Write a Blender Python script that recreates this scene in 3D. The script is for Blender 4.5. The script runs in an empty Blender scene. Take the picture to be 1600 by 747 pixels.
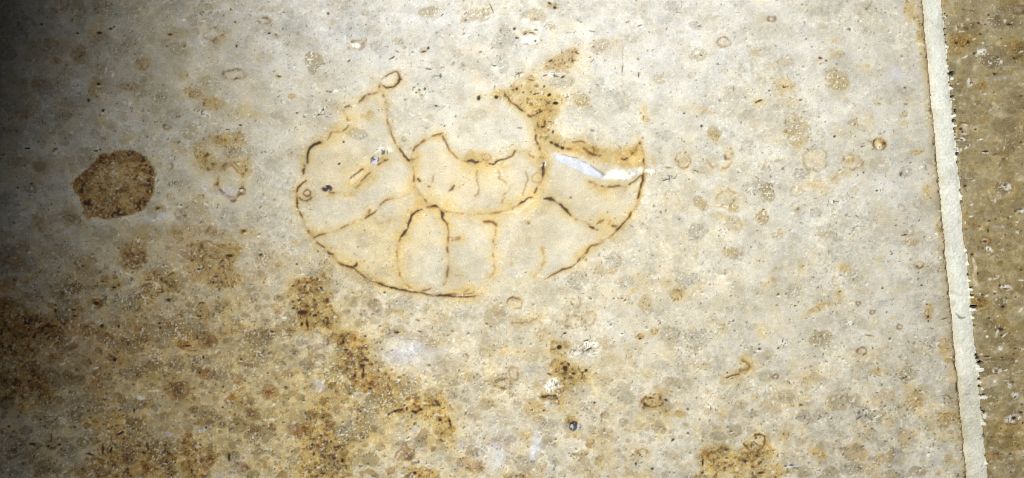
import bpy, math, random
import numpy as np
C = bpy.context
scene = C.scene
S = 0.00025                                   # metres per unit of the layout grid (0.25 mm)
CX, CY = 800.0, 373.5

# ------------------------------------------------------------------ camera
cam_d = bpy.data.cameras.new('camera'); cam = bpy.data.objects.new('camera', cam_d)
scene.collection.objects.link(cam)
cam_d.lens = 50; cam_d.sensor_width = 36; cam_d.clip_start = 0.01; cam_d.clip_end = 100
cam.location = (0, 0, 1600 * S * 50 / 36); cam.rotation_euler = (0, 0, 0)
scene.camera = cam

# ------------------------------------------------------------------ light
w = bpy.data.worlds.new('World'); scene.world = w; w.use_nodes = True
bg = w.node_tree.nodes['Background']
bg.inputs[0].default_value = (0.80, 0.84, 1.0, 1); bg.inputs[1].default_value = 0.03
from mathutils import Vector, Matrix
def spot(name, loc, target, power, size, blend, radius, col, squash, roll):
    l = bpy.data.lights.new(name, 'SPOT'); l.energy = power; l.spot_size = math.radians(size)
    l.spot_blend = blend; l.shadow_soft_size = radius; l.color = col
    o = bpy.data.objects.new(name, l); scene.collection.objects.link(o); o.location = loc
    d = (Vector(target) - Vector(loc)).normalized(); r = d.cross(Vector((0, 1, 0))).normalized(); u = r.cross(d)
    c, s = math.cos(roll), math.sin(roll); r, u = c * r + s * u, c * u - s * r
    q = Matrix((r, u, -d)).transposed()
    o.rotation_euler = q.to_euler(); o.scale = (squash, 1, 1); return o
spot('spot_lamp', (-0.063, 0.130, 0.498), (0.073, -0.029, 0), 16.2, math.degrees(2 * 0.785), 1.0, 0.012, (0.985, 1.0, 0.95), 0.639, 0.005)   # oval beam from the top
scene.view_settings.view_transform = 'Standard'; scene.view_settings.look = 'None'
scene.view_settings.exposure = 0.0; scene.view_settings.gamma = 1.0
scene.render.engine = 'CYCLES'
scene.cycles.filter_width = 1.1
scene.render.resolution_x = 1024; scene.render.resolution_y = 478

# ------------------------------------------------------------------ layout grid (fine in the middle, coarse outside)
ST = 1.25
def axis(a, b, far_a, far_b):
    mid = np.arange(a, b + 0.01, ST)
    lo, hi = [], []
    p, s = a, ST
    while p > far_a: s = min(s * 1.25, 30); p -= s; lo.append(p)
    p, s = mid[-1], ST
    while p < far_b: s = min(s * 1.25, 30); p += s; hi.append(p)
    return np.concatenate([np.array(lo[::-1]), mid, np.array(hi)])
xs = axis(-90, 1700, -420, 2250); ys = axis(-80, 830, -420, 1170)
NX, NY = len(xs), len(ys)
X, Y = np.meshgrid(xs, ys); X = X.astype(np.float32); Y = Y.astype(np.float32)
SH = X.shape

# ------------------------------------------------------------------ noise
def noise(x, y, scale, seed):
    rng = np.random.default_rng(seed)
    n = 256
    t = rng.random((n, n), dtype=np.float32)
    u = x / scale + 1000.37; v = y / scale + 1000.71
    iu = np.floor(u).astype(np.int64); iv = np.floor(v).astype(np.int64)
    fu = (u - iu).astype(np.float32); fv = (v - iv).astype(np.float32)
    fu = fu * fu * (3 - 2 * fu); fv = fv * fv * (3 - 2 * fv)
    iu0 = iu % n; iu1 = (iu + 1) % n; iv0 = iv % n; iv1 = (iv + 1) % n
    a = t[iv0, iu0] * (1 - fu) + t[iv0, iu1] * fu
    b = t[iv1, iu0] * (1 - fu) + t[iv1, iu1] * fu
    return a * (1 - fv) + b * fv
def fbm(x, y, scale, seed, octs=3):
    s = 0; amp = 1; tot = 0
    for k in range(octs):
        s = s + amp * noise(x, y, scale / 2 ** k, seed + 31 * k); tot += amp; amp *= 0.55
    return s / tot
def cells(x, y, s, seed):
    """nearest jittered seed: distance in units of s and two random numbers of that cell"""
    rng = np.random.default_rng(seed); n = 128
    jx, jy, r1, r2 = [rng.random((n, n), dtype=np.float32) for _ in range(4)]
    u = x / s + 500; v = y / s + 500; iu = np.floor(u).astype(np.int64); iv = np.floor(v).astype(np.int64)
    best = np.full(x.shape, 9., np.float32); a = np.zeros(x.shape, np.float32); b = a.copy()
    for dy in (-1, 0, 1):
        for dx in (-1, 0, 1):
            cu, cv = (iu + dx), (iv + dy); ku, kv = cu % n, cv % n
            d = np.hypot(u - cu - jx[kv, ku], (v - cv - jy[kv, ku]) * (1 + .5 * r2[kv, ku])).astype(np.float32)
            m = d < best; best[m] = d[m]; a[m] = r1[kv, ku][m]; b[m] = r2[kv, ku][m]
    return best, a, b
def sst(a, b, x):
    t = np.clip((x - a) / (b - a), 0, 1); return t * t * (3 - 2 * t)

# domain warps shared by every outline
WX = (fbm(X, Y, 26, 11) - .5) * 18 + (fbm(X, Y, 6, 12, 2) - .5) * 4.5
WY = (fbm(X, Y, 26, 13) - .5) * 18 + (fbm(X, Y, 6, 14, 2) - .5) * 4.5
N3 = noise(X, Y, 3.1, 21); N2 = noise(X, Y, 2.0, 22); N5 = noise(X, Y, 5.3, 23); N9 = noise(X, Y, 9.5, 24)
N40 = fbm(X, Y, 44, 25, 3); N120 = fbm(X, Y, 130, 26, 3)

# ------------------------------------------------------------------ material fields
F = {k: np.zeros(SH, np.float32) for k in ('ochre', 'brown', 'dark', 'grey', 'white', 'lav', 'pale', 'rough')}
tone = np.ones(SH, np.float32)
H = np.zeros(SH, np.float32)                      # height, layout units
pid = np.zeros((NY - 1, NX - 1), np.int32)        # which part each face belongs to (0 = slab itself)
parts = []                                        # (name, label, parent part id or 0, skirt)
def new_part(name, label=None, parent=0):
    parts.append((name, label, parent)); return len(parts)

def win(x0, x1, y0, y1):
    i0 = max(0, np.searchsorted(xs, x0) - 1); i1 = min(NX, np.searchsorted(xs, x1) + 1)
    j0 = max(0, np.searchsorted(ys, y0) - 1); j1 = min(NY, np.searchsorted(ys, y1) + 1)
    return slice(j0, j1), slice(i0, i1)
def put(key, sl, m):
    f = F[key][sl]; F[key][sl] = 1 - (1 - f) * (1 - np.clip(m, 0, 1))
def mark(sl, mask_v, part):
    m = mask_v[:-1, :-1] & mask_v[1:, 1:]
    js, is_ = sl
    sub = pid[js.start:js.stop - 1, is_.start:is_.stop - 1]
    sub[m] = part
def ell(cx, cy, rx, ry, rot, warp=1.0, pad=1.7):
    R = max(rx, ry) * pad + 8
    sl = win(cx - R, cx + R, cy - R, cy + R)
    k = warp * min(1.0, min(rx, ry) / 14.0)
    dx = X[sl] + WX[sl] * k - cx; dy = Y[sl] + WY[sl] * k - cy
    c, s = math.cos(rot), math.sin(rot)
    u = (dx * c + dy * s) / rx; v = (-dx * s + dy * c) / ry
    return sl, np.sqrt(u * u + v * v)

def pit(cx, cy, rx, ry, rot, depth):
    sl, d = ell(cx, cy, rx, ry, rot, 0.5)
    m = np.clip(1 - d ** 2, 0, 1) ** 0.5
    H[sl] -= m * depth
    return sl, d

PART = {'t': 'clast', 'g': 'grey_clast', 'r': 'rust_nodule', 'b': 'brown_nodule', 'R': 'shell_ring', 'p': 'cream_clast',
        'l': 'calcite_patch', 'o': 'ochre_spot', 'K': 'crystal_cavity'}
def feature(kind, cx, cy, rx, ry, rot=0.0, st=1.0, make=True):
    """one thing set in the stone: a clast, nodule, ring, fleck or hole"""
    if kind == 'k': rx, ry = rx * .82, ry * .82
    if kind == 'h' or kind == 'k':                # hole / black mark
        sl, d = pit(cx, cy, rx, ry, rot, (3.0 if kind == 'h' else 1.2) * st)
        put('dark', sl, sst(1.15, 0.6, d) * (0.97 if kind == 'h' else 0.95) * min(1, st + .2))
        if kind == 'k': put('brown', sl, sst(1.6, 0.9, d) * 0.5)
        return
    if kind == 'w':
        sl, d = ell(cx, cy, rx, ry, rot, 0.8)
        put('white', sl, sst(1.2, 0.6, d) * st * (0.30 + 0.7 * N3[sl])); H[sl] += sst(1.2, 0.5, d) * 0.35
        return
    if kind == 'W':                                # broken white calcite with open cracks
        sl, d = ell(cx, cy, rx, ry, rot, 1.0)
        m = sst(1.25, 0.6, d)
        put('white', sl, m * st * sst(0.35, 0.65, N5[sl]) * .8)
        n = np.abs(noise(X[sl], Y[sl], 5.0, 77) - .5)
        cr = m * sst(0.07, 0.02, n)
        put('dark', sl, cr * 0.85); H[sl] -= cr * 1.2
        return
    sl, d = ell(cx, cy, rx, ry, rot, 1.25)
    gran = 0.62 + 0.75 * (0.6 * N3[sl] + 0.4 * N5[sl])
    if kind == 'o':
        m = sst(1.45, 0.35, d) * st; put('ochre', sl, m * (0.35 + .9 * (.6 * N5[sl] + .4 * N9[sl])) * .62); put('brown', sl, m * sst(.62, .85, N3[sl] * .5 + N5[sl] * .5) * .25)
    elif kind == 't':
        m = sst(1.10, 0.88, d) * st
        put('grey', sl, m * 0.42 * gran); put('ochre', sl, m * 0.32 * gran)
        put('white', sl, m * sst(.78, .9, N2[sl]) * .6); F['rough'][sl] += m * .5
        rim = np.exp(-((d - 1.02) / .12) ** 2) * st; put('pale', sl, rim * .22 * sst(.35, .6, N9[sl]))
    elif kind == 'g':
        m = sst(1.10, 0.88, d) * st
        put('grey', sl, m * 0.62 * gran); F['rough'][sl] += m * .6
        put('white', sl, m * sst(.74, .88, N2[sl]) * .65); put('dark', sl, m * sst(.77, .9, N3[sl]) * .35)
        rim = np.exp(-((d - 1.04) / .10) ** 2) * st; put('pale', sl, rim * .25 * sst(.35, .6, N9[sl]))
    elif kind == 'r' or kind == 'b':
        m = sst(1.12, 0.80, d) * st; halo = sst(1.7, 0.8, d) * st
        put('ochre', sl, halo * (0.45 if kind == 'r' else .25)); put('ochre', sl, m * .55)
        put('brown', sl, m * (0.45 if kind == 'r' else .85) * np.clip(sst(.15, .75, .55 * N5[sl] + .45 * N3[sl]) * 1.25, 0, 1))
        put('dark', sl, m * sst(.66, .85, .5 * N3[sl] + .5 * N5[sl]) * (.5 if kind == 'r' else .7))
        put('pale', sl, m * sst(.72, .9, N2[sl]) * .35); F['rough'][sl] += m * 1.4
    elif kind == 'R':
        wd = 1.5 / min(rx, ry)
        m = np.exp(-((d - 0.9) / (wd * 1.2)) ** 2) * sst(.25, .55, N9[sl] * .6 + N5[sl] * .4)
        put('ochre', sl, np.exp(-((d - .95) / .28) ** 2) * .38 * st); put('brown', sl, m * .85 * st)
        put('dark', sl, m * sst(.55, .8, N5[sl]) * .6 * st); put('pale', sl, sst(.95, .7, d) * .4 * st)
    elif kind == 'p':
        m = sst(1.1, 0.8, d) * st; put('pale', sl, m * (.7 + .4 * N5[sl]))
    elif kind == 'l':
        m = sst(1.5, 0.5, d) * st * .65; put('lav', sl, m * (.25 + 1.0 * N5[sl]))
        put('white', sl, m * sst(.6, .9, N3[sl]) * .5)
    elif kind == 'K':                              # cavity lined with blue-grey crystals
        m = sst(1.1, 0.8, d); H[sl] -= np.clip(1 - d * d, 0, 1) * 1.8
        put('lav', sl, m * .75); put('dark', sl, m * sst(.40, .55, N3[sl] * .5 + N5[sl] * .5) * .95)
        put('white', sl, m * sst(.75, .9, N2[sl])); put('dark', sl, np.exp(-((d - 1) / .15) ** 2) * sst(.3, .5, N5[sl]) * .9)
        put('ochre', sl, sst(1.9, .9, d) * .35)
    if make and min(rx, ry) >= 6 and kind in PART and not (kind == 'o') and st >= .45:
        nm = PART[kind]
        mark(sl, d < 1.0, new_part(nm))

def catmull(pts, n=6):
    P = [pts[0]] + list(pts) + [pts[-1]]; out = []
    for i in range(1, len(P) - 2):
        p0, p1, p2, p3 = [np.array(q, float) for q in P[i - 1:i + 3]]
        for k in range(n):
            t = k / n
            out.append(0.5 * ((2 * p1) + (-p0 + p2) * t + (2 * p0 - 5 * p1 + 4 * p2 - p3) * t * t + (-p0 + 3 * p1 - 3 * p2 + p3) * t ** 3))
    out.append(np.array(P[-2], float)); return np.array(out)
def dist_line(pts, pad):
    """distance to a polyline and the width interpolated along it; points are (x, y, w)"""
    q = catmull(pts)
    sl = win(q[:, 0].min() - pad, q[:, 0].max() + pad, q[:, 1].min() - pad, q[:, 1].max() + pad)
    x = X[sl] + (WX[sl]) * .10 + (N5[sl] - .5) * 2.4; y = Y[sl] + (WY[sl]) * .10 + (N9[sl] - .5) * 2.0 + (N3[sl] - .5) * 1.2
    best = np.full(x.shape, 1e9, np.float32); wv = np.zeros(x.shape, np.float32); along = np.zeros(x.shape, np.float32)
    acc = 0.0
    for a, b in zip(q[:-1], q[1:]):
        dx, dy = b[0] - a[0], b[1] - a[1]; L2 = dx * dx + dy * dy + 1e-9
        t = np.clip(((x - a[0]) * dx + (y - a[1]) * dy) / L2, 0, 1)
        d = np.hypot(x - a[0] - t * dx, y - a[1] - t * dy); m = d < best
        best[m] = d[m]; wv[m] = (a[2] + (b[2] - a[2]) * t)[m]; L = math.sqrt(L2); along[m] = (acc + t * L)[m]; acc += L
    return sl, best, wv, along
def stroke(pts, dark=.9, halo=.35, hw=8, brk=.45, brown=.7, name=None, label=None, parent=0, white=0, rng=3):
    """a thin line in the stone: shell wall, septum, crack. pts: (x, y, width)"""
    pts = [p if len(p) == 3 else (p[0], p[1], 2.0) for p in pts]
    sl, d, wv, al = dist_line(pts, hw * 2.2 + 6)
    b = sst(brk - .10 + .06, brk + .12 + .06, .55 * N9[sl] + .45 * N5[sl]) if brk > 0 else 1.0
    wv = wv * .64 * (.6 + .8 * N9[sl]); core = sst(wv * .5 + .9, wv * .5 - .6, d)
    put('ochre', sl, np.exp(-(d / (hw * 1.35 * (.5 + N40[sl]))) ** 2) * halo * 1.35 * (.35 + 1.1 * N9[sl]))
    put('brown', sl, np.exp(-(d / (wv * .6 + 1.5)) ** 2) * brown * (.38 + .6 * b))
    put('dark', sl, core * dark * np.clip(.66 + .14 * wv, 0, 1) * b); H[sl] -= core * .55 * b * min(1, dark * 1.3)
    if white: put('white', sl, np.exp(-((d - 2.2) / 1.5) ** 2) * white * sst(.5, .7, N3[sl]))
    if name: mark(sl, d < wv * .5 + 1.5, new_part(name, label, parent))

def inside(poly, x, y):
    r = np.zeros(x.shape, bool); n = len(poly)
    for i in range(n):
        x0, y0 = poly[i]; x1, y1 = poly[i - 1]
        if y0 == y1: continue
        c = ((y0 > y) != (y1 > y)) & (x < (x1 - x0) * (y - y0) / (y1 - y0) + x0)
        r ^= c
    return r
def poly_dist(poly, pad=14, warp=.35):
    P = np.array(poly, float)
    sl = win(P[:, 0].min() - pad, P[:, 0].max() + pad, P[:, 1].min() - pad, P[:, 1].max() + pad)
    x = X[sl] + WX[sl] * warp; y = Y[sl] + WY[sl] * warp
    d = np.full(x.shape, 1e9, np.float32)
    for i in range(len(P)):
        a, b = P[i - 1], P[i]; dx, dy = b - a; L2 = dx * dx + dy * dy + 1e-9
        t = np.clip(((x - a[0]) * dx + (y - a[1]) * dy) / L2, 0, 1)
        d = np.minimum(d, np.hypot(x - a[0] - t * dx, y - a[1] - t * dy))
    return sl, np.where(inside(poly, x, y), -d, d)

# ------------------------------------------------------------------ the joint
def XL(y): return 1440 + 0.0937 * y
def XR(y): return 1472 + 0.0977 * y
jn = (noise(X, Y, 3.4, 41) - .5) * 2.2 + (noise(X, Y, 17, 42) - .5) * 2.0
jr = (noise(X, Y, 2.6, 43) - .5) * 1.0 + (noise(X, Y, 11, 44) - .5) * 3.2 + (noise(X, Y, 40, 45) - .5) * 2.5
sd_l = X - XL(Y) + jn                # < 0 on the left slab
sd_r = X - XR(Y) + jr                # > 0 on the right slab
right = sd_r > 0

# ------------------------------------------------------------------ broad colour of the stone (its own mottling)
def soft(key, cx, cy, rx, ry, rot, st):
    c, s = math.cos(rot), math.sin(rot)
    dx = X - cx + WX * 1.6; dy = Y - cy + WY * 1.6
    u = (dx * c + dy * s) / rx; v = (-dx * s + dy * c) / ry
    m = np.exp(-(u * u + v * v)) * st * (.5 + N40)
    F[key] = 1 - (1 - F[key]) * (1 - np.clip(m, 0, 1))
F['ochre'] += .10 * sst(.35, .75, N120)
soft('ochre', 1570, 330, 90, 330, 0, .30); soft('ochre', 330, 600, 260, 90, 0, .40); soft('grey', 300, 610, 200, 110, 0, .14); soft('brown', 60, 500, 110, 50, .1, .30)
soft('brown', 260, 720, 120, 50, 0, .12); soft('brown', 540, 690, 90, 60, 0, .05); soft('ochre', 520, 690, 130, 80, 0, .45); soft('brown', 90, 560, 160, 80, 0, .16)
soft('brown', 330, 410, 60, 60, 0, .12); soft('ochre', 600, 590, 110, 50, .8, .4); soft('ochre', 330, 440, 140, 70, .2, .30); soft('grey', 200, 380, 180, 40, 0, .3)
soft('ochre', 740, 400, 330, 190, 0, .20); soft('ochre', 560, 640, 420, 130, 0, .34)
soft('ochre', 1120, 620, 300, 140, 0, .16); soft('ochre', 300, 520, 260, 170, .1, .30)
soft('ochre', 250, 640, 260, 130, 0, .35); soft('brown', 120, 520, 200, 60, .1, .26)
soft('brown', 90, 600, 130, 70, .2, .18); soft('brown', 220, 690, 150, 60, .1, .10)
soft('grey', 120, 120, 260, 170, 0, .35); soft('grey', 90, 420, 160, 70, 0, .35)
soft('grey', 330, 480, 170, 80, 0, .20); soft('grey', 1460, 520, 50, 260, 0, .10)
soft('ochre', 250, 130, 140, 60, .2, .18); soft('brown', 330, 430, 90, 110, .2, .06)
soft('ochre', 1030, 420, 160, 120, 0, .08); soft('ochre', 905, 300, 100, 70, 0, .20); soft('ochre', 560, 300, 110, 120, 0, .22)
soft('ochre', 760, 330, 130, 70, 0, .16); soft('lav', 640, 555, 40, 28, 0, .45); soft('lav', 620, 60, 170, 60, 0, .18)
soft('lav', 775, 705, 26, 30, 0, .40); soft('lav', 1010, 60, 200, 60, 0, .15); soft('lav', 1395, 115, 22, 16, 0, .35)
soft('pale', 905, 40, 26, 10, 0, .5); soft('lav', 840, 695, 10, 26, .2, .4); soft('pale', 690, 300, 60, 40, 0, .18)

# ------------------------------------------------------------------ fine fabric: faint clasts, specks, small pits, everywhere
low = np.clip(sst(330, 520, Y) * sst(900, 350, X) + .55 * sst(500, 700, Y) + .35 * sst(420, 60, X), 0, 1)
calm = 1 - .75 * np.exp(-(((X - 740) / 230) ** 2 + ((Y - 310) / 130) ** 2) ** 1.5)
wgt = (.30 + .70 * low) * calm
rs = X > XR(Y)
wgt = np.where(rs, .7, wgt)
for s_, seed, k_ in ((44, 301, 1.0), (27, 302, 1.0), (17, 303, .9), (10, 304, .8)):
    d_, a_, b_ = cells(X + WX * .8 * min(1, s_ / 30), Y + WY * .8 * min(1, s_ / 30), s_, seed)
    r_ = .16 + .36 * b_; m_ = sst(r_ + .05, r_ - .05, d_) * wgt * k_; rim_ = np.exp(-((d_ - r_ - .03) / .06) ** 2) * wgt * k_
    gr_ = .45 + 1.1 * (.5 * N3 + .5 * N5)
    put('grey', np.s_[:, :], m_ * (a_ < .30) * (.58 + .22 * low) * gr_ * (.5 + b_)); put('ochre', np.s_[:, :], m_ * ((a_ > .22) & (a_ < .55)) * .42 * gr_)
    put('brown', np.s_[:, :], m_ * ((a_ > .52) & (a_ < .64)) * .62 * gr_ * (.22 + .78 * low)); put('pale', np.s_[:, :], m_ * (a_ > .84) * (.40 + .35 * low))
    put('pale', np.s_[:, :], rim_ * (.20 + .25 * low) * sst(.4, .7, N9)); F['rough'] += m_ * (a_ < .64) * .45
R = random.Random(7)
for i in range(260):
    x, y = R.uniform(-40, 1600), R.uniform(-40, 800)
    lw = min(1, max(0, (y - 300) / 450)) * min(1, max(.25, (1100 - x) / 900))
    r = R.choice((5, 6, 7, 8, 10, 12, 15, 18)) * R.uniform(.8, 1.25)
    if 600 < x < 1000 and 150 < y < 460 and R.random() < .75: continue
    if 1000 < x < 1440 and R.random() < .55: continue
    feature(R.choice('ttgggtp'), x, y, r, r * R.uniform(.6, 1), R.uniform(0, 3.1), R.uniform(.10, .32) * (1 + .6 * lw), make=False)
for i in range(240):                              # the packed granular ground of the lower left
    x, y = R.uniform(-40, 560), 350 + 430 * R.random() ** .8
    if y < 350 + max(0, x - 380) * .5: continue
    r = R.choice((5, 7, 9, 12, 16, 22)) * R.uniform(.8, 1.25)
    feature(R.choice('tgggtbprg'), x, y, r, r * R.uniform(.6, 1), R.uniform(0, 3.1), R.uniform(.2, .55), make=False)
for i in range(150):
    x, y = R.uniform(-40, 420), R.uniform(-20, 380); r = R.choice((5, 7, 9, 12, 18)) * R.uniform(.8, 1.25)
    feature(R.choice('tggtbg'), x, y, r, r * R.uniform(.6, 1), R.uniform(0, 3.1), R.uniform(.15, .45), make=False)
for i in range(45):
    x, y = R.uniform(0, 1440), R.uniform(0, 747); r = R.uniform(4, 11)
    feature('R', x, y, r, r * R.uniform(.6, 1), R.uniform(0, 3.1), R.uniform(.12, .35), make=False)
for i in range(130):
    x, y = R.uniform(0, 1440), R.uniform(0, 747); r = R.uniform(5, 16)
    feature('o', x, y, r, r * R.uniform(.5, 1), R.uniform(0, 3.1), R.uniform(.15, .5) * (1.3 if y > 450 else .6), make=False)

def vein(poly, och=.6, br=.6, name='rust_vein', label=None, warp=.55, soft_=1.0):
    sl, d = poly_dist(poly, 30, warp)
    d = d + (fbm(X[sl], Y[sl], 24, 91, 4) - .46) * 34 * soft_
    m = sst(4.5, -5, d); halo = sst(16, -2, d)
    g = .5 * N5[sl] + .3 * N9[sl] + .2 * N3[sl]
    put('ochre', sl, halo * .30 * (.4 + N9[sl]) + m * np.minimum(1, och * 1.25) * (.65 + .5 * N9[sl])); put('brown', sl, m * br * sst(.42, .68, g)); put('dark', sl, m * sst(.66, .80, .6 * N5[sl] + .4 * N3[sl]) * .6)
    put('pale', sl, m * sst(.68, .86, .6 * N2[sl] + .4 * N5[sl]) * .5); F['rough'][sl] += m * 1.3
    mark(sl, d < 0, new_part(name, label))
vein([(453, 444), (470, 432), (505, 428), (512, 445), (518, 479), (539, 516), (572, 522), (582, 560), (609, 587), (626, 630), (647, 618), (685, 619), (712, 657), (706, 684), (685, 673), (669, 657), (620, 648), (600, 630), (575, 612), (545, 605), (534, 570), (528, 533), (501, 506), (475, 519), (458, 500)], .70, .55, 'rust_vein', 'long rusty vein running diagonally below the ammonite', soft_=.45)
vein([(475, 646), (505, 636), (523, 646), (518, 667), (545, 689), (550, 711), (552, 747), (552, 775), (464, 775), (464, 747), (469, 689)], .75, .46, soft_=1.3)
vein([(165, 690), (190, 650), (225, 655), (240, 700), (275, 690), (300, 685), (330, 700), (335, 747), (332, 775), (150, 775), (140, 747)], .62, .60, soft_=1.5)
vein([(300, 385), (330, 372), (368, 380), (375, 420), (360, 455), (330, 440), (305, 430)], .34, .28, warp=1.0, soft_=2.2)
vein([(-60, 500), (60, 495), (110, 505), (108, 522), (60, 545), (-60, 550)], .35, .60, soft_=1.5)
vein([(1090, 712), (1120, 692), (1150, 702), (1192, 692), (1204, 722), (1192, 775), (1092, 775)], .50, .46, soft_=1.6); vein([(640, 738), (655, 730), (680, 735), (685, 775), (630, 775)], .6, .5)
vein([(848, 610), (866, 578), (880, 556), (892, 562), (905, 572), (925, 574), (912, 598), (885, 606), (872, 640), (852, 650), (840, 632)], .75, .40, soft_=.6)
vein([(875, 95), (893, 78), (905, 80), (907, 98), (890, 106), (868, 108), (850, 104)], .55, .30)
vein([(772, 148), (800, 125), (830, 120), (872, 140), (895, 150), (880, 166), (866, 178), (860, 205), (880, 222), (850, 215), (840, 190), (815, 168), (790, 152)], .34, .07, soft_=1.7)
soft('ochre', 852, 150, 60, 34, 0, .40); soft('ochre', 935, 236, 70, 13, .1, .60); soft('ochre', 845, 235, 16, 70, 0, .40); soft('ochre', 890, 95, 40, 26, -.3, .3)
vein([(-60, 465), (30, 472), (85, 500), (62, 560), (95, 620), (40, 650), (-60, 610)], .40, .62, 'brown_patch', soft_=2.0)
vein([(215, 455), (250, 430), (290, 420), (275, 450), (240, 480), (205, 500)], .40, .45, 'brown_patch', soft_=1.4)
vein([(330, 218), (350, 208), (372, 206), (382, 222), (375, 232), (345, 234), (332, 230)], .42, .22, 'clast', soft_=.4)
vein([(303, 222), (318, 232), (335, 245), (340, 262), (325, 270), (308, 262)], .38, .22, 'clast', soft_=.4); vein([(370, 250), (388, 246), (389, 270), (378, 276)], .36, .20, 'clast', soft_=.3)
vein([(1480, 55), (1500, 50), (1520, 62), (1515, 80), (1485, 82)], .5, .35, 'rust_patch'); vein([(1525, 465), (1545, 458), (1550, 478), (1530, 488)], .5, .4, 'rust_patch')
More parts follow.
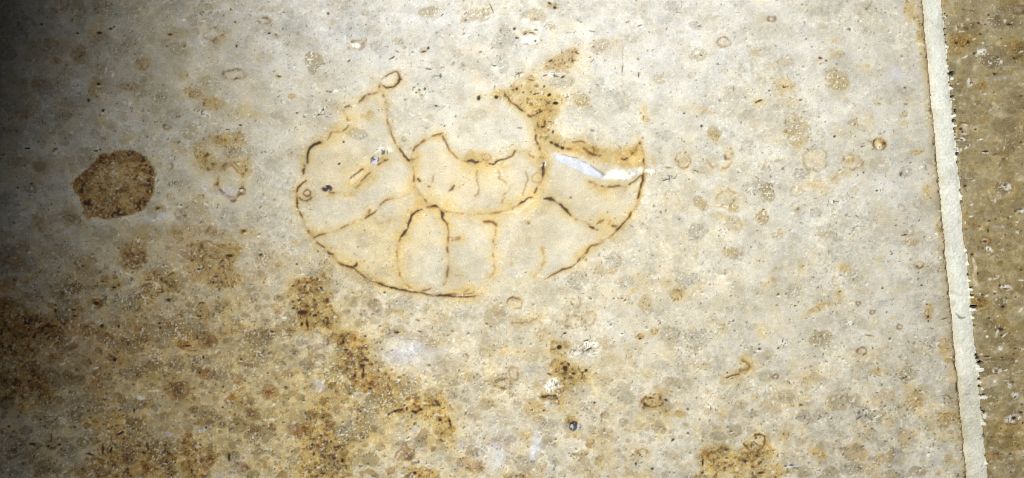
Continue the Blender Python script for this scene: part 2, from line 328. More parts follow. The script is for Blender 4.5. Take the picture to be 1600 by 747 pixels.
# ------------------------------------------------------------------ what is set in the left slab, read off in blocks of 400 x 187
# kind x y rx ry [rotation in degrees] [strength]
BLOCKS = [((0, 0), """
k 260 150 13 8;k 483 207 10 8;b 350 385 34 22 0 .6;r 610 550 52 50 0 .7;h 615 525 12 9;w 620 540 18 7;k 642 690 12 12;w 640 708 14 6;k 552 625 12 14
r 600 225 62 42 0 .5;k 620 205 22 10;b 890 400 46 32 0 .5;b 810 540 75 30 0 .45;r 1120 215 70 36 0 .4;R 1350 225 62 48 0 .7;o 1410 230 50 60 0 .8
o 1165 472 40 26 0 1;k 1168 470 6 5;R 1455 470 62 38 0 .7;k 1475 490 8 6;r 1205 565 66 34 8 .8;o 1325 630 95 42 15 1;r 1330 640 80 34 10 .5;o 1540 700 70 60 0 1
W 1300 80 110 18 -12 .6;w 1150 125 14 10;w 815 645 22 6 -50;w 1260 132 30 6;b 500 340 60 70 0 .5;t 1100 310 52 48;g 720 340 60 50 0 .6;l 480 525 56 34 25 .8
l 440 590 40 20 20 .5;l 310 720 30 16 0 .5;g 680 60 90 70 0 .5;w 868 55 10 8;w 1018 18 9 7;k 1440 60 6 8;k 1476 288 9 9;o 1470 140 18 14 0 1;k 1468 140 7 6;k 690 180 16 9;k 712 168 8 6
k 1040 290 6 6;t 1290 510 40 34;k 1060 215 18 8;w 705 465 9 18;w 660 440 6 22 20;g 1000 620 50 26;W 1270 700 60 20 30 .5;o 1190 320 60 24 0 .7;b 330 280 50 40 0 .35;g 820 110 50 60 0 .4
"""), ((0, 187), """
W 165 188 36 14 -8 .9;h 170 180 22 5;W 350 205 26 20 30 .9;k 345 182 14 6;W 615 190 30 12 -12 .9;h 600 196 14 6;k 625 184 12 5;g 560 210 70 48 0 .7
o 1250 180 36 60 0 1;r 1290 260 90 62 20 .5;r 1420 130 108 48 -8 .55;g 1450 205 66 32 0 .8;R 1440 380 86 118 -8 1;l 1424 442 56 46 0 .9;r 1540 285 40 62 0 .45
r 985 555 26 18 0 1;k 985 553 14 9;l 985 615 80 22 -20 .7;r 1520 695 32 14 -10 1;k 1522 695 18 8;o 1530 700 70 28 0 1;t 1180 80 46 46;w 1168 72 8 16;R 1060 290 20 22 0 .6
t 1210 590 96 100 0 .8;o 1050 490 30 22 0 1;R 1110 590 22 26 0 .6;k 1420 62 16 5;W 1440 68 30 6 0 .8;k 1500 35 16 5;g 200 440 38 26;r 900 710 110 45 0 .4;r 1200 705 150 45 0 .5;k 110 425 10 6;k 195 400 10 6
b 300 290 130 60 0 .3;o 880 720 50 30 0 .8;R 1040 45 22 14 0 .8;w 1130 545 18 8;k 1130 535 8 5;g 1100 400 50 20;W 290 600 6 30 0 .5;r 1260 480 30 20 0 .5;k 1505 430 18 6;w 1505 440 14 8;g 60 500 50 40 0 .5
"""), ((0, 374), """
b 832 100 92 88 0 1;o 900 240 60 40 0 .7;r 1440 95 72 56 0 .8;r 1330 130 130 110 0 .6;r 1390 250 90 50 0 .6;o 1075 300 62 56 0 1;o 1220 250 46 42 0 .8;p 872 235 46 38 40 .6
b 200 515 250 66 -5 .9;b 30 400 60 40 0 .7;b 90 140 70 56 0 .5;b 520 150 70 70 0 .45;b 600 400 50 30 0 .8;k 600 400 26 14;r 720 290 46 24 -20 .9;k 710 300 18 8;k 740 288 12 7;r 1265 460 50 45 0 .9;k 1245 480 22 6;k 1260 398 26 6
k 1052 380 20 13;r 650 270 110 30 -25 .5;p 640 545 24 20;h 636 540 12 10;p 1000 550 16 22;h 998 555 9 9;k 995 525 14 8;p 420 600 60 14 -8 .8;p 220 690 26 22;p 190 640 70 8 38 .8;p 600 490 44 8 10 .7;p 320 590 60 12 -30 .5
g 815 385 130 66 0 .8;g 1065 565 96 72 0 .9;g 440 320 86 56 0 .9;g 760 650 66 60 0 .8;g 420 90 90 60 0 .5;r 1200 620 120 60 10 .7;b 1150 665 50 34 0 .8;k 1170 665 26 8;r 350 745 60 30 0 .7;p 1310 372 70 30 -10 .5;R 1460 560 90 30 -15 .5
b 100 690 100 40 0 .7;b 560 570 70 50 0 .5;k 640 265 12 6;k 345 445 12 14;k 460 440 20 8;k 470 478 24 6;w 930 265 20 8;k 925 255 24 5;o 500 250 26 20 0 .9;o 740 470 40 26 20 .9;o 730 600 16 14 0 1;k 740 545 8 14;k 1270 735 8 14;g 960 720 40 30
r 880 560 60 60 0 .5;g 900 500 60 50 0 .4;p 890 490 50 30 20 .6;b 40 280 60 50 0 .5;g 280 190 110 70 0 .5;r 1380 410 60 40 0 .6;w 1240 195 14 18;k 1240 188 16 10;g 1010 180 60 34 0 .6;k 1430 100 30 12;R 1300 45 60 30 0 .6
"""), ((0, 560), """
b 130 150 200 120 0 .5;b 200 90 130 60 0 .4;g 530 325 120 56 0 .8;g 110 620 150 110 0 .6;g 1005 575 105 108 0 1;g 860 420 70 44 0 .7;l 1270 440 46 16 -25 .8;k 1286 432 9 10;l 1060 470 70 14 10 .6
r 1250 650 90 92 0 1;b 1200 550 70 30 5 .8;r 1180 530 60 50 0 .7;r 760 590 190 120 0 .7;r 735 365 66 60 0 .8;k 750 470 34 10 -30;k 640 570 9 40;k 690 575 8 24 20;b 1320 620 26 60 0 .8
h 1428 620 8 30;k 1245 90 9 10;k 1392 180 8 9;k 1390 305 9 7;k 1475 415 10 6;k 1550 435 10 6;k 55 425 12 8;k 300 550 12 9;k 895 590 18 10;r 1500 330 90 130 0 .5;r 1540 250 50 70 0 .5;g 862 72 42 36 0 .9;b 590 130 38 36 0 .6;b 500 120 26 22 0 .6;b 425 120 30 26 0 .6
o 1150 320 120 60 0 .5;b 560 700 120 60 0 .7;k 560 600 34 8 10;p 470 690 24 12 0 .6;w 570 660 34 7 -15;w 560 725 24 8 -30;o 840 670 60 50 0 1;r 850 700 90 40 0 .6;k 310 280 8 8;k 740 325 8 7;k 835 325 8 20;k 900 285 8 8
g 720 690 60 40 0 .7;g 530 475 36 28 0 .8;r 90 330 80 30 0 .3;p 480 30 40 30 0 .5;w 600 60 24 7 -15;k 715 10 18 10;r 730 12 40 24 0 .8;g 1090 10 60 24 0 .8;g 1250 10 60 24 0 .7;w 960 205 40 7;w 880 245 30 14;k 200 535 26 12;k 370 540 16 8;p 980 80 24 22 0 .7
o 370 300 120 60 0 .5;k 465 430 10 8;w 525 522 9 8;g 180 740 120 40 0 .5;r 640 430 70 40 0 .6
"""), ((400, 374), """
t 430 190 48 48 0 .9;g 345 215 80 34 10 .5;r 320 300 110 55 5 .9;r 300 400 90 80 0 1;r 310 500 70 80 0 1;b 290 470 56 34 0 .9;k 290 458 44 18;k 320 530 11 34 -12;k 368 475 20 10 -15;k 405 303 16 8 30;k 285 530 12 16;p 305 248 40 18 20 .9
r 430 500 60 46 0 .8;o 450 560 60 60 0 1;r 560 620 60 70 0 .9;r 620 690 66 56 0 1;b 600 700 46 32 0 .9;k 560 690 20 8;k 545 640 10 20 -20;k 680 605 12 6;w 678 604 10 5
o 855 440 36 20 0 1.2;o 930 480 36 40 0 1;r 890 580 36 22 -8 1;k 880 582 18 9;o 915 575 26 24 0 1;r 1112 514 17 14 0 .5;t 1050 620 100 46 12 1;o 1125 650 46 26 0 1;R 800 582 30 26 0 .5;k 1022 575 20 5 15;k 1010 505 16 4 10;l 920 710 110 40 0 .4
g 1530 462 40 28 0 .7;o 1560 690 32 28 0 1.2;o 1500 425 40 20 0 .8;r 170 350 44 36 0 .55;g 237 690 26 20 0 .9;R 435 640 18 34 0 .6;g 200 490 50 60 0 .5;g 30 110 40 46 0 .5;k 30 95 14 8;k 255 155 10 7;k 385 75 8 6;o 250 20 50 24 0 1
o 700 370 60 44 0 .5;r 240 270 40 30 0 .6;k 228 290 12 6;k 230 390 10 7;k 232 430 14 6;k 265 380 8 8;k 440 490 14 8;w 495 485 14 8;w 350 440 10 8;w 420 310 10 9;w 180 490 16 8;k 100 575 30 5 10;g 120 590 60 30 0 .5;R 345 700 12 36 -10 .6
o 1450 520 40 60 0 .6;g 770 690 34 26 0 .5;p 560 520 60 40 0 .3;r 1270 225 20 12 0 .4
"""), ((400, 560), """
r 600 40 110 70 0 1;r 680 90 120 90 0 .9;k 665 46 24 14;k 668 105 14 22;k 710 190 18 12;k 672 75 8 20;k 680 10 30 6;b 690 180 46 32 0 .9;o 820 130 60 100 -10 1;o 760 150 120 60 0 1;r 870 230 46 60 -20 .6;o 930 280 50 50 0 1
k 830 350 12 5 -30;k 870 332 18 5 -18;k 905 323 12 5;k 940 315 10 16;b 1015 315 46 40 0 .9;k 985 335 26 12 20;k 1030 320 18 10;r 1130 320 100 80 0 .9;r 1185 420 66 60 0 1;k 1210 400 8 40 -15;k 1150 385 14 14;r 1165 490 36 36 0 .6;k 1155 510 16 6 30
g 950 190 76 70 -15 .9;g 620 450 92 96 15 1;g 690 310 100 66 0 .8;g 800 262 50 70 0 .8;g 1180 165 62 34 0 .6;r 370 345 66 34 0 .8;b 455 400 40 34 0 .9;k 415 370 14 6;r 460 450 46 36 0 .9;r 430 570 180 90 0 .75;o 430 570 180 110 0 .7;r 540 610 60 90 0 .6
k 350 540 10 7;k 540 640 12 18;k 360 600 10 10;k 370 680 10 7;k 430 550 10 6;k 505 555 10 6;p 340 700 80 20 0 .5;b 380 742 70 12 0 .9;k 420 718 18 6;t 100 430 100 60 0 .4;r 1040 715 92 44 0 .9;k 990 715 16 14;b 1090 700 30 26 0 .6
r 1370 700 58 54 0 .7;o 1300 720 80 30 0 1;r 1330 135 15 11 0 .9;R 1540 160 46 30 -20 .9;r 1570 735 40 20 0 .8;p 590 295 40 10 12 1;p 535 250 14 36 -20 .8;t 590 95 30 24 0 .8;t 610 215 40 34 0 .8;o 290 270 36 26 0 1;g 410 150 40 40 -20 .7;l 390 170 30 50 -20 .6
g 330 60 50 40 0 .5;w 330 95 16 8;W 410 40 40 40 0 .4;r 480 230 100 60 -20 .7;g 90 380 60 40 0 .6;r 110 240 60 30 0 .5;p 1010 240 36 44 20 .5;l 990 440 30 14 0 .7;k 950 495 16 4 -30;w 950 508 20 5 -30;r 20 320 20 10;k 75 92 8 6;w 100 385 20 12;R 340 430 40 40 0 .5
r 700 160 100 60 0 .6;k 630 380 10 6;k 175 400 9 5;r 740 730 20 30 0 .5;l 1280 545 24 16 0 .5;o 990 70 40 24 0 .8;k 922 105 6 5;r 860 420 20 20 0 .3
"""), ((800, 374), """
o 1370 82 46 34 0 1.2;g 1420 108 40 30 0 .7;t 1390 90 70 40 0 .8;o 1150 85 12 36 25 1;g 640 145 52 58 0 .8;o 622 195 34 20 0 1.2;r 540 180 36 44 0 .3;g 410 252 68 58 0 .8;g 700 270 58 36 0 .8;o 760 320 22 18 0 1;o 962 276 22 26 0 1.2
r 1030 338 46 34 10 .55;o 1050 345 70 44 0 1;g 1095 258 72 46 0 .8;o 1160 310 40 40 0 .9;t 840 415 44 66 0 .9;o 830 405 36 26 0 1;R 402 392 34 30 0 .6;R 385 505 60 44 0 .5;R 490 490 42 40 0 .5;r 800 608 28 20 -20 .8;k 800 620 12 7 -20;r 890 574 34 22 -20 .8
g 980 610 56 60 0 .8;g 1150 620 90 60 0 .7;w 690 596 20 8;k 688 590 10 5;r 300 665 70 55 0 .9;h 298 675 18 16;W 480 680 80 44 -15 1;k 480 685 26 6 -30;W 370 710 40 24 0 .8;k 330 585 10 6;k 465 632 24 5 -10;R 20 400 44 40 0 .9;o 20 400 40 40 0 .8
o 100 700 160 50 0 .8;p 210 690 50 20 50 .8;r 180 590 46 30 0 .5;t 590 640 60 46 0 .6;o 1545 140 60 36 0 .5;k 1545 135 6 5;g 1365 430 30 22 0 .6;g 330 530 40 46 0 .5;g 520 330 30 36 0 .5;g 540 270 40 34 0 .5;w 1350 275 26 6;w 1320 240 40 16 0 .6
W 1260 575 50 10 -10 .6;o 1550 590 40 36 0 1;k 1545 685 12 7;w 1545 700 24 8;g 1500 545 40 22 0 .7;o 1460 730 22 18 0 1;w 910 322 30 5;W 650 370 60 6 0 .6;o 1580 280 24 24 0 .7;k 925 522 6 9;g 1400 480 80 50 0 .3
"""), ((800, 560), """
r 300 50 80 40 10 1;h 335 66 20 18;k 385 96 18 9;k 462 75 14 9;r 370 110 110 44 0 .8;o 380 110 120 90 0 1;w 245 170 54 42 0 1;W 250 175 60 46 0 .9;k 235 100 18 6 20;k 205 243 26 5 -12;k 255 236 26 5;l 235 285 46 26 20 1;r 120 320 60 40 0 .55;k 128 322 8 6;k 198 325 9 7
o 330 250 100 100 0 .8;K 394 436 34 28;k 398 402 14 6;r 370 395 46 34 0 .9;o 400 485 52 30 0 1.2;r 490 535 32 38 20 .9;o 430 600 60 20 -20 1;l 150 545 34 80 10 .5;g 240 425 50 46 0 .8;g 475 310 50 34 0 .7;k 516 278 9 8;r 160 385 34 30 0 .6
R 880 258 62 38 0 1.2;r 880 262 56 34 0 .8;k 962 260 14 9 30;k 870 248 26 6;o 945 215 60 26 0 1.1;o 950 335 66 44 0 1.3;r 975 345 26 30 0 .5;r 1055 348 30 30 0 .9;o 1020 292 66 10 -8 1.2;l 1030 385 40 8 30 .5;o 900 280 110 120 0 .5
g 1330 255 56 44 0 .6;r 1515 246 26 20 0 .45;k 1345 90 8 6;w 1370 118 26 5 -20;g 980 145 60 34 0 .5;R 580 355 24 18 0 .7;r 1270 610 86 80 0 .9;b 1250 600 40 40 0 .7;r 1300 690 60 40 0 .8;p 1440 685 66 40 0 .9;R 1520 525 64 56 0 1.3;k 1525 535 14 4 35;R 1480 615 70 28 0 .9;r 1480 630 56 16 0 .7
k 1192 650 6 36;k 1190 715 9 13;k 1555 715 30 8 -10;r 1540 700 50 40 0 .6;R 800 605 50 34 0 .6;k 800 605 8 6;k 812 615 6 4;r 70 730 50 22 0 1;r 540 650 24 20 0 .7;o 730 700 34 70 0 .9;o 820 735 70 20 0 .8;g 200 690 60 30 0 .5;g 350 700 40 40 0 .5;o 780 560 60 30 0 .6
o 1320 490 50 20 0 .8;g 1375 500 30 36 0 .6;k 1500 320 6 5;o 1300 430 40 30 0 .6;g 20 295 30 36 0 .7;R 10 100 26 40 0 .6;o 60 240 30 20 0 .5;k 775 660 8 14;k 875 690 12 8;k 1005 510 16 9 -40;r 90 470 50 26 0 .4;r 1205 40 30 20 0 .4;o 1370 590 60 60 0 .9
"""), ((400, 0), """
t 365 380 60 60 0 1.3;R 45 128 42 26 0 .8;o 480 130 24 18 0 1;k 450 86 9 8;R 625 285 52 46 0 1;w 625 285 30 20 15 1.2;R 627 284 34 26 0 .9;r 670 250 24 26 0 .35;t 1080 70 76 42 -12 1.4;t 1370 98 80 50 -5 1.3;t 745 290 40 30 -30 .9;t 880 265 36 28 0 .9
k 850 362 26 5 -30;W 860 365 50 8 -28 .7;k 880 322 18 4 25;k 1048 322 22 6 -15;k 1075 300 9 12 20;r 1055 315 34 24 -20 .5;t 1260 340 38 28 0 .9;R 1262 408 40 22 0 .6;k 1490 411 18 5;w 1490 420 24 22;k 1480 408 5 5;r 140 478 24 12 10 .6;k 145 478 16 5 10;r 222 594 26 17 0 .8
k 82 208 12 7 -20;k 125 218 6 9;r 130 230 24 16 0 .5;W 500 565 80 10 -12 .8;k 445 568 10 4;W 1040 560 66 50 0 .45;k 1020 560 9 8;k 1010 525 6 5;k 1055 555 8 10;k 1000 578 8 6;h 1390 612 13 16;h 1500 606 14 12;o 1520 575 66 26 0 1.4;r 1540 570 50 20 0 .5;r 1582 610 22 24 0 .8
g 1540 245 74 66 0 .8;g 1540 400 40 50 0 .5;W 1180 85 40 5 -30 .7;k 1165 92 16 4 -35;k 1470 50 5 40 -25 .6;g 1440 30 30 10 30 .5;W 410 700 50 26 -35 .6;k 415 685 12 6;k 390 718 8 6;t 510 30 60 40 0 .5;t 90 50 60 28 0 .5;t 60 360 50 40 0 .4;g 190 265 24 24 0 .5
W 1130 470 50 20 0 .5;k 1075 430 24 5 10;k 580 380 14 5 -40;g 770 355 14 12 0 .9;g 930 302 13 11 0 .9;g 1130 203 12 11 0 .9;k 930 622 6 5;o 20 720 30 22 0 1;w 970 155 9 7;k 685 155 5 5;g 1130 665 60 20 0 .5;k 1125 660 12 6;o 1350 320 80 30 0 .5;k 1400 325 12 8 0 .4;o 1380 600 60 40 0 .5;k 255 705 10 6
"""), ((800, 0), """
r 250 40 40 22 20 .55;k 268 48 14 12;k 235 20 16 8 20;t 140 95 76 40 0 1;r 150 122 40 12 -20 .5;r 100 208 40 20 0 .9;w 105 245 56 34 -8 1.3;k 85 210 18 5 -25;k 120 205 20 5 10;k 90 275 24 4 8;k 145 255 9 10;k 30 236 18 6;k 15 180 12 10;k 150 187 20 4
r 310 370 120 40 -22 .85;o 310 375 130 60 -20 .8;k 240 380 18 6 -30;k 405 330 20 6 25;W 40 462 50 26 -15 1;k 45 458 30 4 -20;W 260 465 80 16 8 1;k 210 470 18 4 -20;k 262 470 26 4 20;k 318 480 20 7 -30;k 235 592 15 9 -40;r 115 500 34 24 0 .7;k 120 500 22 5 15;r 30 560 30 30 0 .8;k 30 555 10 10;k 70 575 7 6
t 545 285 56 44 0 1.2;r 640 268 20 18 0 .4;t 1160 335 56 42 0 1.1;w 1155 325 18 14;k 1183 345 8 6;R 1318 268 44 36 0 .8;t 1320 265 40 34 0 .6;r 1515 325 32 20 0 .5;t 240 155 34 32 0 .7;g 240 150 34 30 0 .6;t 910 500 40 30 0 .9;k 1545 630 26 7 -15;k 1525 640 10 6;o 1540 650 60 40 0 .9;t 430 620 60 40 0 .9;r 430 640 60 24 0 .4
k 690 430 4 34 5 .5;g 1010 30 50 40 0 .6;g 820 70 30 60 0 .5;g 1150 155 36 30 0 .8;p 400 155 76 30 0 .9;o 1200 690 12 40 35 1;g 700 620 60 50 0 .6;W 985 378 26 5 -20 .7;k 800 160 18 5 -20 .6;g 460 55 44 16 0 .5;k 500 195 26 5 10 .5;t 790 240 60 20 -20 .6;g 750 95 24 20 0 .5;W 650 428 26 5 20 .6
k 715 140 8 5 0 .5;g 1080 200 40 16 0 .5;k 965 180 12 4 -60 .6;k 790 470 5 20 0 .7;r 780 465 26 12 0 .3;o 830 690 20 60 10 .8;r 825 735 20 20 0 .5;k 1075 708 9 6;g 1420 45 30 26 0 .6;W 335 600 40 14 -10 .8;k 150 585 26 5 -10;k 200 540 10 8 -50;g 350 520 50 40 0 .6;g 280 520 50 40 0 .5;k 272 645 20 9;r 240 690 60 50 0 .5
"""), ((1200, 0), """
k 328 362 18 8 10;l 348 370 22 11 15 1;k 365 378 12 6 25;o 340 370 60 26 10 .9;k 430 400 8 5 20;t 430 490 74 58 0 1;o 425 480 74 60 0 .9;w 430 512 9 8;k 432 512 4 4;r 100 540 60 40 0 .4;o 95 545 70 64 0 .8;k 102 546 16 5 -30;k 95 540 6 10;t 680 625 34 28 0 1;R 18 122 22 14 0 .8
o 412 255 30 10 -30 1;p 850 412 30 22 0 .9;r 852 712 24 18 0 .55;g 850 560 70 36 0 .6;t 490 630 22 18 0 .7;t 450 350 44 30 0 .5;r 620 415 18 12 0 .4;r 562 420 16 12 0 .4;o 440 340 50 40 0 .6;W 180 350 36 6 -5 .6;k 205 625 14 6 -20 .6;t 120 395 40 24 0 .5;k 8 565 8 6;k 238 243 7 5 0 .7;r 160 660 60 34 0 .3
o 890 60 34 110 0 1.4;r 900 80 26 44 0 .5;p 925 105 11 56 -14 .9;r 940 130 8 44 -14 .8;o 955 240 26 110 -8 1;r 955 200 22 50 0 .5;o 985 400 12 160 -7 .9;w 868 152 9 9;g 400 312 20 12 0 .6;k 855 545 9 6 0 .6;k 860 650 16 5 0 .6;W 480 170 110 8 25 .3;W 640 200 70 6 20 .35;w 580 130 9 6
"""), ((1000, 187), """
W 70 330 40 18 8 1;w 66 328 26 12 5 1.3;W 180 368 44 18 -10 1;k 165 375 30 5 -15;k 180 300 30 4 5 .4;t 465 90 52 52 0 1.1;r 462 110 46 36 0 .5;p 465 128 36 20 0 1;R 562 220 26 34 25 .9;r 270 250 52 54 0 .25;R 268 248 54 60 -20 .7;p 265 255 26 40 -20 .7;g 170 100 44 36 0 .6;p 165 88 30 16 0 .8
g 685 180 44 56 0 .6;r 942 86 42 32 -8 .55;t 990 60 90 90 0 1;o 980 155 36 26 0 1.3;w 955 115 22 16;o 1320 248 34 30 0 1.2;r 1320 245 24 24 0 .45;R 1318 255 64 54 0 .6;r 1500 165 44 44 0 .5;w 1497 170 16 24;R 1500 170 44 38 0 .9;t 1330 22 36 30 0 .8;R 1085 250 92 76 0 .4;o 1085 250 80 70 0 .5
g 1000 330 56 40 0 .8;g 720 420 110 36 0 .75;t 785 455 60 58 0 1.2;g 785 450 56 50 0 .5;R 530 490 60 52 0 .7;t 530 490 56 46 0 .8;t 580 540 42 30 15 1;o 585 540 40 30 0 1;t 385 512 44 42 0 1;o 385 510 36 34 0 1;r 760 600 48 40 40 .45;t 760 602 46 40 40 1;o 640 640 40 30 0 1;t 590 640 60 50 0 .8
g 1102 575 28 28 0 .9;r 988 556 12 14 0 .6;g 370 690 66 52 0 .9;o 500 610 70 26 15 .8;g 275 545 30 28 0 .6;k 308 372 6 5;k 715 466 6 6 0 .7;o 335 420 50 30 0 .6;o 880 700 40 24 0 .8;t 850 720 40 26 0 .8;g 1175 680 60 50 0 .6;o 1170 710 46 30 0 .8;o 490 420 28 22 0 .8;k 385 40 9 10;k 1215 105 10 9;w 540 40 12 9
o 70 260 40 36 0 1.2;g 660 305 36 26 0 .5;r 560 625 12 5 0 .6;W 1210 515 60 12 -5 .6;p 1100 410 60 20 0 .4;t 1130 75 30 24 0 .6;r 1140 140 20 18 0 .3;W 1330 490 50 6 -10 .6;p 40 715 30 18 0 .7;w 760 68 8 7;W 840 365 60 6 -5 .4;k 350 320 24 5 20 .5;g 350 320 36 24 0 .5;k 1395 330 8 6 0 .7;k 1385 168 6 6 0 .7;k 1480 445 10 5 0 .7
"""), ((1200, 187), """
g 850 325 48 42 0 .8;k 830 340 8 16 10 .6;w 868 322 10 10;r 930 205 46 14 -12 .3;o 930 205 56 18 -12 1;R 700 165 44 36 0 .9;o 705 160 30 26 0 .9;W 710 440 60 8 -25 .6;w 420 520 40 12;r 855 18 34 20 0 .6;r 1000 450 24 30 0 .4;o 1005 450 34 50 0 .8;r 1062 680 18 36 0 .4;o 1062 680 22 40 0 1
g 1000 265 50 18 15 .6;k 890 268 10 4 -20;w 950 300 26 7 -20;k 560 345 5 5;k 545 105 5 5;g 530 20 34 26 0 .6;t 540 445 30 26 0 .6;g 880 710 40 24 0 .7;w 888 700 10 12;k 850 720 24 5 -10;t 470 640 20 16 0 .6;k 945 630 6 6;o 800 80 40 20 -20 .6;W 780 395 16 10 30 .7;k 680 443 9 5;k 800 660 7 5
"""), ((1200, 374), """
r 1000 462 28 52 0 .9;k 1000 485 8 10;k 1002 510 5 8;o 480 180 44 32 0 1.2;r 478 178 30 22 0 .3;o 455 340 40 52 0 1.3;k 450 326 14 6 -20 .5;r 320 430 88 16 -22 .4;o 320 430 100 30 -20 1;r 240 485 30 12 -20 .35;t 330 610 74 58 0 1.2;g 320 600 56 46 0 .5;o 210 155 22 50 0 1;k 220 165 6 6 0 .6
g 150 325 56 36 0 .8;g 520 240 66 36 0 .6;t 890 20 60 24 0 .9;r 890 20 50 14 0 .3;R 580 700 26 28 0 .8;g 1030 650 42 42 0 .9;r 1100 680 30 60 0 .7;o 1100 690 40 64 0 1;R 945 165 30 24 0 .8;k 935 170 9 6;W 520 525 40 14 20 .9;W 100 640 40 34 0 .8;k 108 650 5 8;k 65 680 10 6 -20;R 822 546 16 16 0 .8
k 170 415 10 5;o 60 190 60 16 -20 .9;r 35 262 18 18 0 .45;o 30 262 30 26 0 .9;r 130 525 18 10 -10 .4;k 775 92 12 5 -20 .7;k 345 718 5 10 15;g 910 530 22 12 0 .8;k 630 600 28 4 8 .5;W 930 375 24 6 0 .8;k 740 455 7 8 0 .5;R 560 400 14 12 0 .7;R 650 455 14 12 0 .7;o 700 120 50 20 -20 .7;p 530 45 50 10 20 .4;k 715 305 9 7 0 .7
t 150 290 60 30 0 .6;o 270 140 40 40 0 .6;k 1100 495 30 4 -15 .7;r 1145 470 6 20 0 .5;k 1065 115 5 5;w 1075 118 9 8;k 960 288 9 6;w 770 530 7 6;o 780 500 40 20 0 .7;r 50 560 20 16 0 .3;k 655 680 7 5
"""), ((1200, 560), """
o 690 85 34 28 0 1.3;r 688 82 20 16 0 .3;g 870 105 66 44 0 1;k 850 120 30 5 -20 .6;r 920 245 46 52 20 .6;r 938 275 18 20 0 .8;o 870 185 46 30 10 1;o 925 300 44 50 0 1;g 635 360 88 60 -12 1.1;k 570 370 28 5 -35 .6;k 600 320 26 5 -20 .6;r 1135 370 46 46 20 .8;o 1120 360 56 60 0 1;r 1125 12 34 14 0 .8
o 250 115 66 60 0 1;k 332 160 6 5;w 335 180 8 14;R 45 115 18 16 0 .7;k 205 290 14 9 0 .5;r 205 290 18 12 0 .4;r 152 292 16 12 0 .4;r 300 590 40 32 0 .5;o 300 590 50 44 0 1;t 690 625 40 42 0 1;o 695 625 44 44 0 .8;g 540 690 80 46 0 1;r 40 705 50 40 0 .5;o 30 705 56 50 0 1;w 28 712 12 10;k 28 712 5 4
l 140 672 44 9 5 .9;k 110 672 14 6;k 145 668 16 6;k 170 685 20 4;r 120 480 26 22 0 .35;o 120 485 40 40 0 .7;W 270 260 50 8 -5 .5;g 795 575 40 26 0 .7;o 760 610 20 60 0 1;w 1000 610 12 12;k 1005 590 9 5;w 995 560 10 7;k 1205 573 9 5;w 1205 578 8 5;W 960 690 40 10 -40 .6;r 145 700 60 14 0 .4;k 880 350 5 8;w 878 355 9 9
g 1070 130 40 30 0 .4;w 685 207 12 7;k 680 215 8 4;g 240 350 50 34 0 .4;k 135 155 5 9 -30;o 1140 130 30 60 0 .6;r 1190 260 9 120 -3 .5;p 1140 60 12 60 -20 .5;k 745 378 6 4;k 1195 150 6 5;k 985 365 6 4;g 980 700 60 26 0 .5;k 760 680 12 4 0 .5
""")]
for (bx, by), txt in BLOCKS:
    for e in txt.replace('\n', ';').split(';'):
        if not e.strip(): continue
        t = e.split(); k = t[0]; v = [float(q) for q in t[1:]]
        rot = math.radians(v[4]) if len(v) > 4 else 0; st = v[5] if len(v) > 5 else 1
        z = 3.995
        feature(k, bx + v[0] / z, by + v[1] / z, v[2] / z, v[3] / z, rot, st)

# the big brown nodule at the left
nod = [(445, 400), (470, 360), (540, 310), (600, 240), (680, 195), (780, 190), (860, 205), (920, 250), (960, 310), (972, 380), (962, 450), (930, 520), (890, 570), (820, 600), (700, 612), (610, 614), (545, 608), (520, 585), (522, 545), (508, 505), (480, 465), (455, 430)]
sl, d = poly_dist([(x / 3.995, 187 + y / 3.995) for x, y in nod], 22, .30)
d = d + (N3[sl] - .5) * 4.5 + (N5[sl] - .5) * 3.5
m = sst(1.2, -2.2, d); rimd = np.exp(-((d + 7) / 8) ** 2)
core = np.exp(-(((X[sl] - 180) / 22) ** 2 + ((Y[sl] - 281) / 20) ** 2))
put('ochre', sl, m * .75); put('brown', sl, m * np.clip(.60 + .28 * rimd + 1.2 * (.6 * N5[sl] + .4 * N3[sl] - .48) - .38 * core, 0, .95))
put('dark', sl, m * sst(.56, .74, .5 * N3[sl] + .5 * N9[sl]) * (.45 + .45 * rimd) * (1 - .6 * core)); put('pale', sl, m * sst(.74, .9, N2[sl]) * .6)
put('ochre', sl, m * .3); put('pale', sl, np.exp(-((d - 4) / 2.2) ** 2) * .3 * sst(.3, .6, N9[sl])); F['rough'][sl] += m * 1.5
mark(sl, d < 0, new_part('brown_nodule', 'largest rounded dark brown nodule with a granular speckled face'))

# ------------------------------------------------------------------ the ammonite, cut lengthwise
fossil_outline = [(598, 140), (566, 157), (541, 168), (519, 205), (499, 222), (483, 232), (479, 254), (472, 272), (464, 298), (465, 320), (474, 342), (490, 371), (508, 390), (531, 412), (561, 427), (593, 446), (628, 454), (664, 460), (700, 464), (745, 464),
    (800, 455), (852, 437), (890, 420), (917, 396), (952, 370), (984, 340), (1000, 304), (1007, 264), (1000, 224), (979, 230), (944, 234), (908, 222), (879, 226), (858, 210), (846, 222), (846, 245), (805, 240), (771, 252), (735, 252), (701, 231), (690, 210), (668, 214), (654, 226), (640, 250), (627, 236), (612, 209), (604, 180)]
slf, df = poly_dist(fossil_outline, 14, .25)
fossil = new_part('ammonite_fossil', 'large ammonite in section, its chambers outlined by thin dark brown walls')
mark(slf, df < 0, fossil)
put('ochre', slf, sst(6, -6, df) * .05); put('pale', slf, sst(2, -8, df) * .55 * sst(.42, .62, N40[slf] * .6 + .4 * N120[slf]))
F['grey'][slf] *= 1 - .55 * sst(2, -4, df)
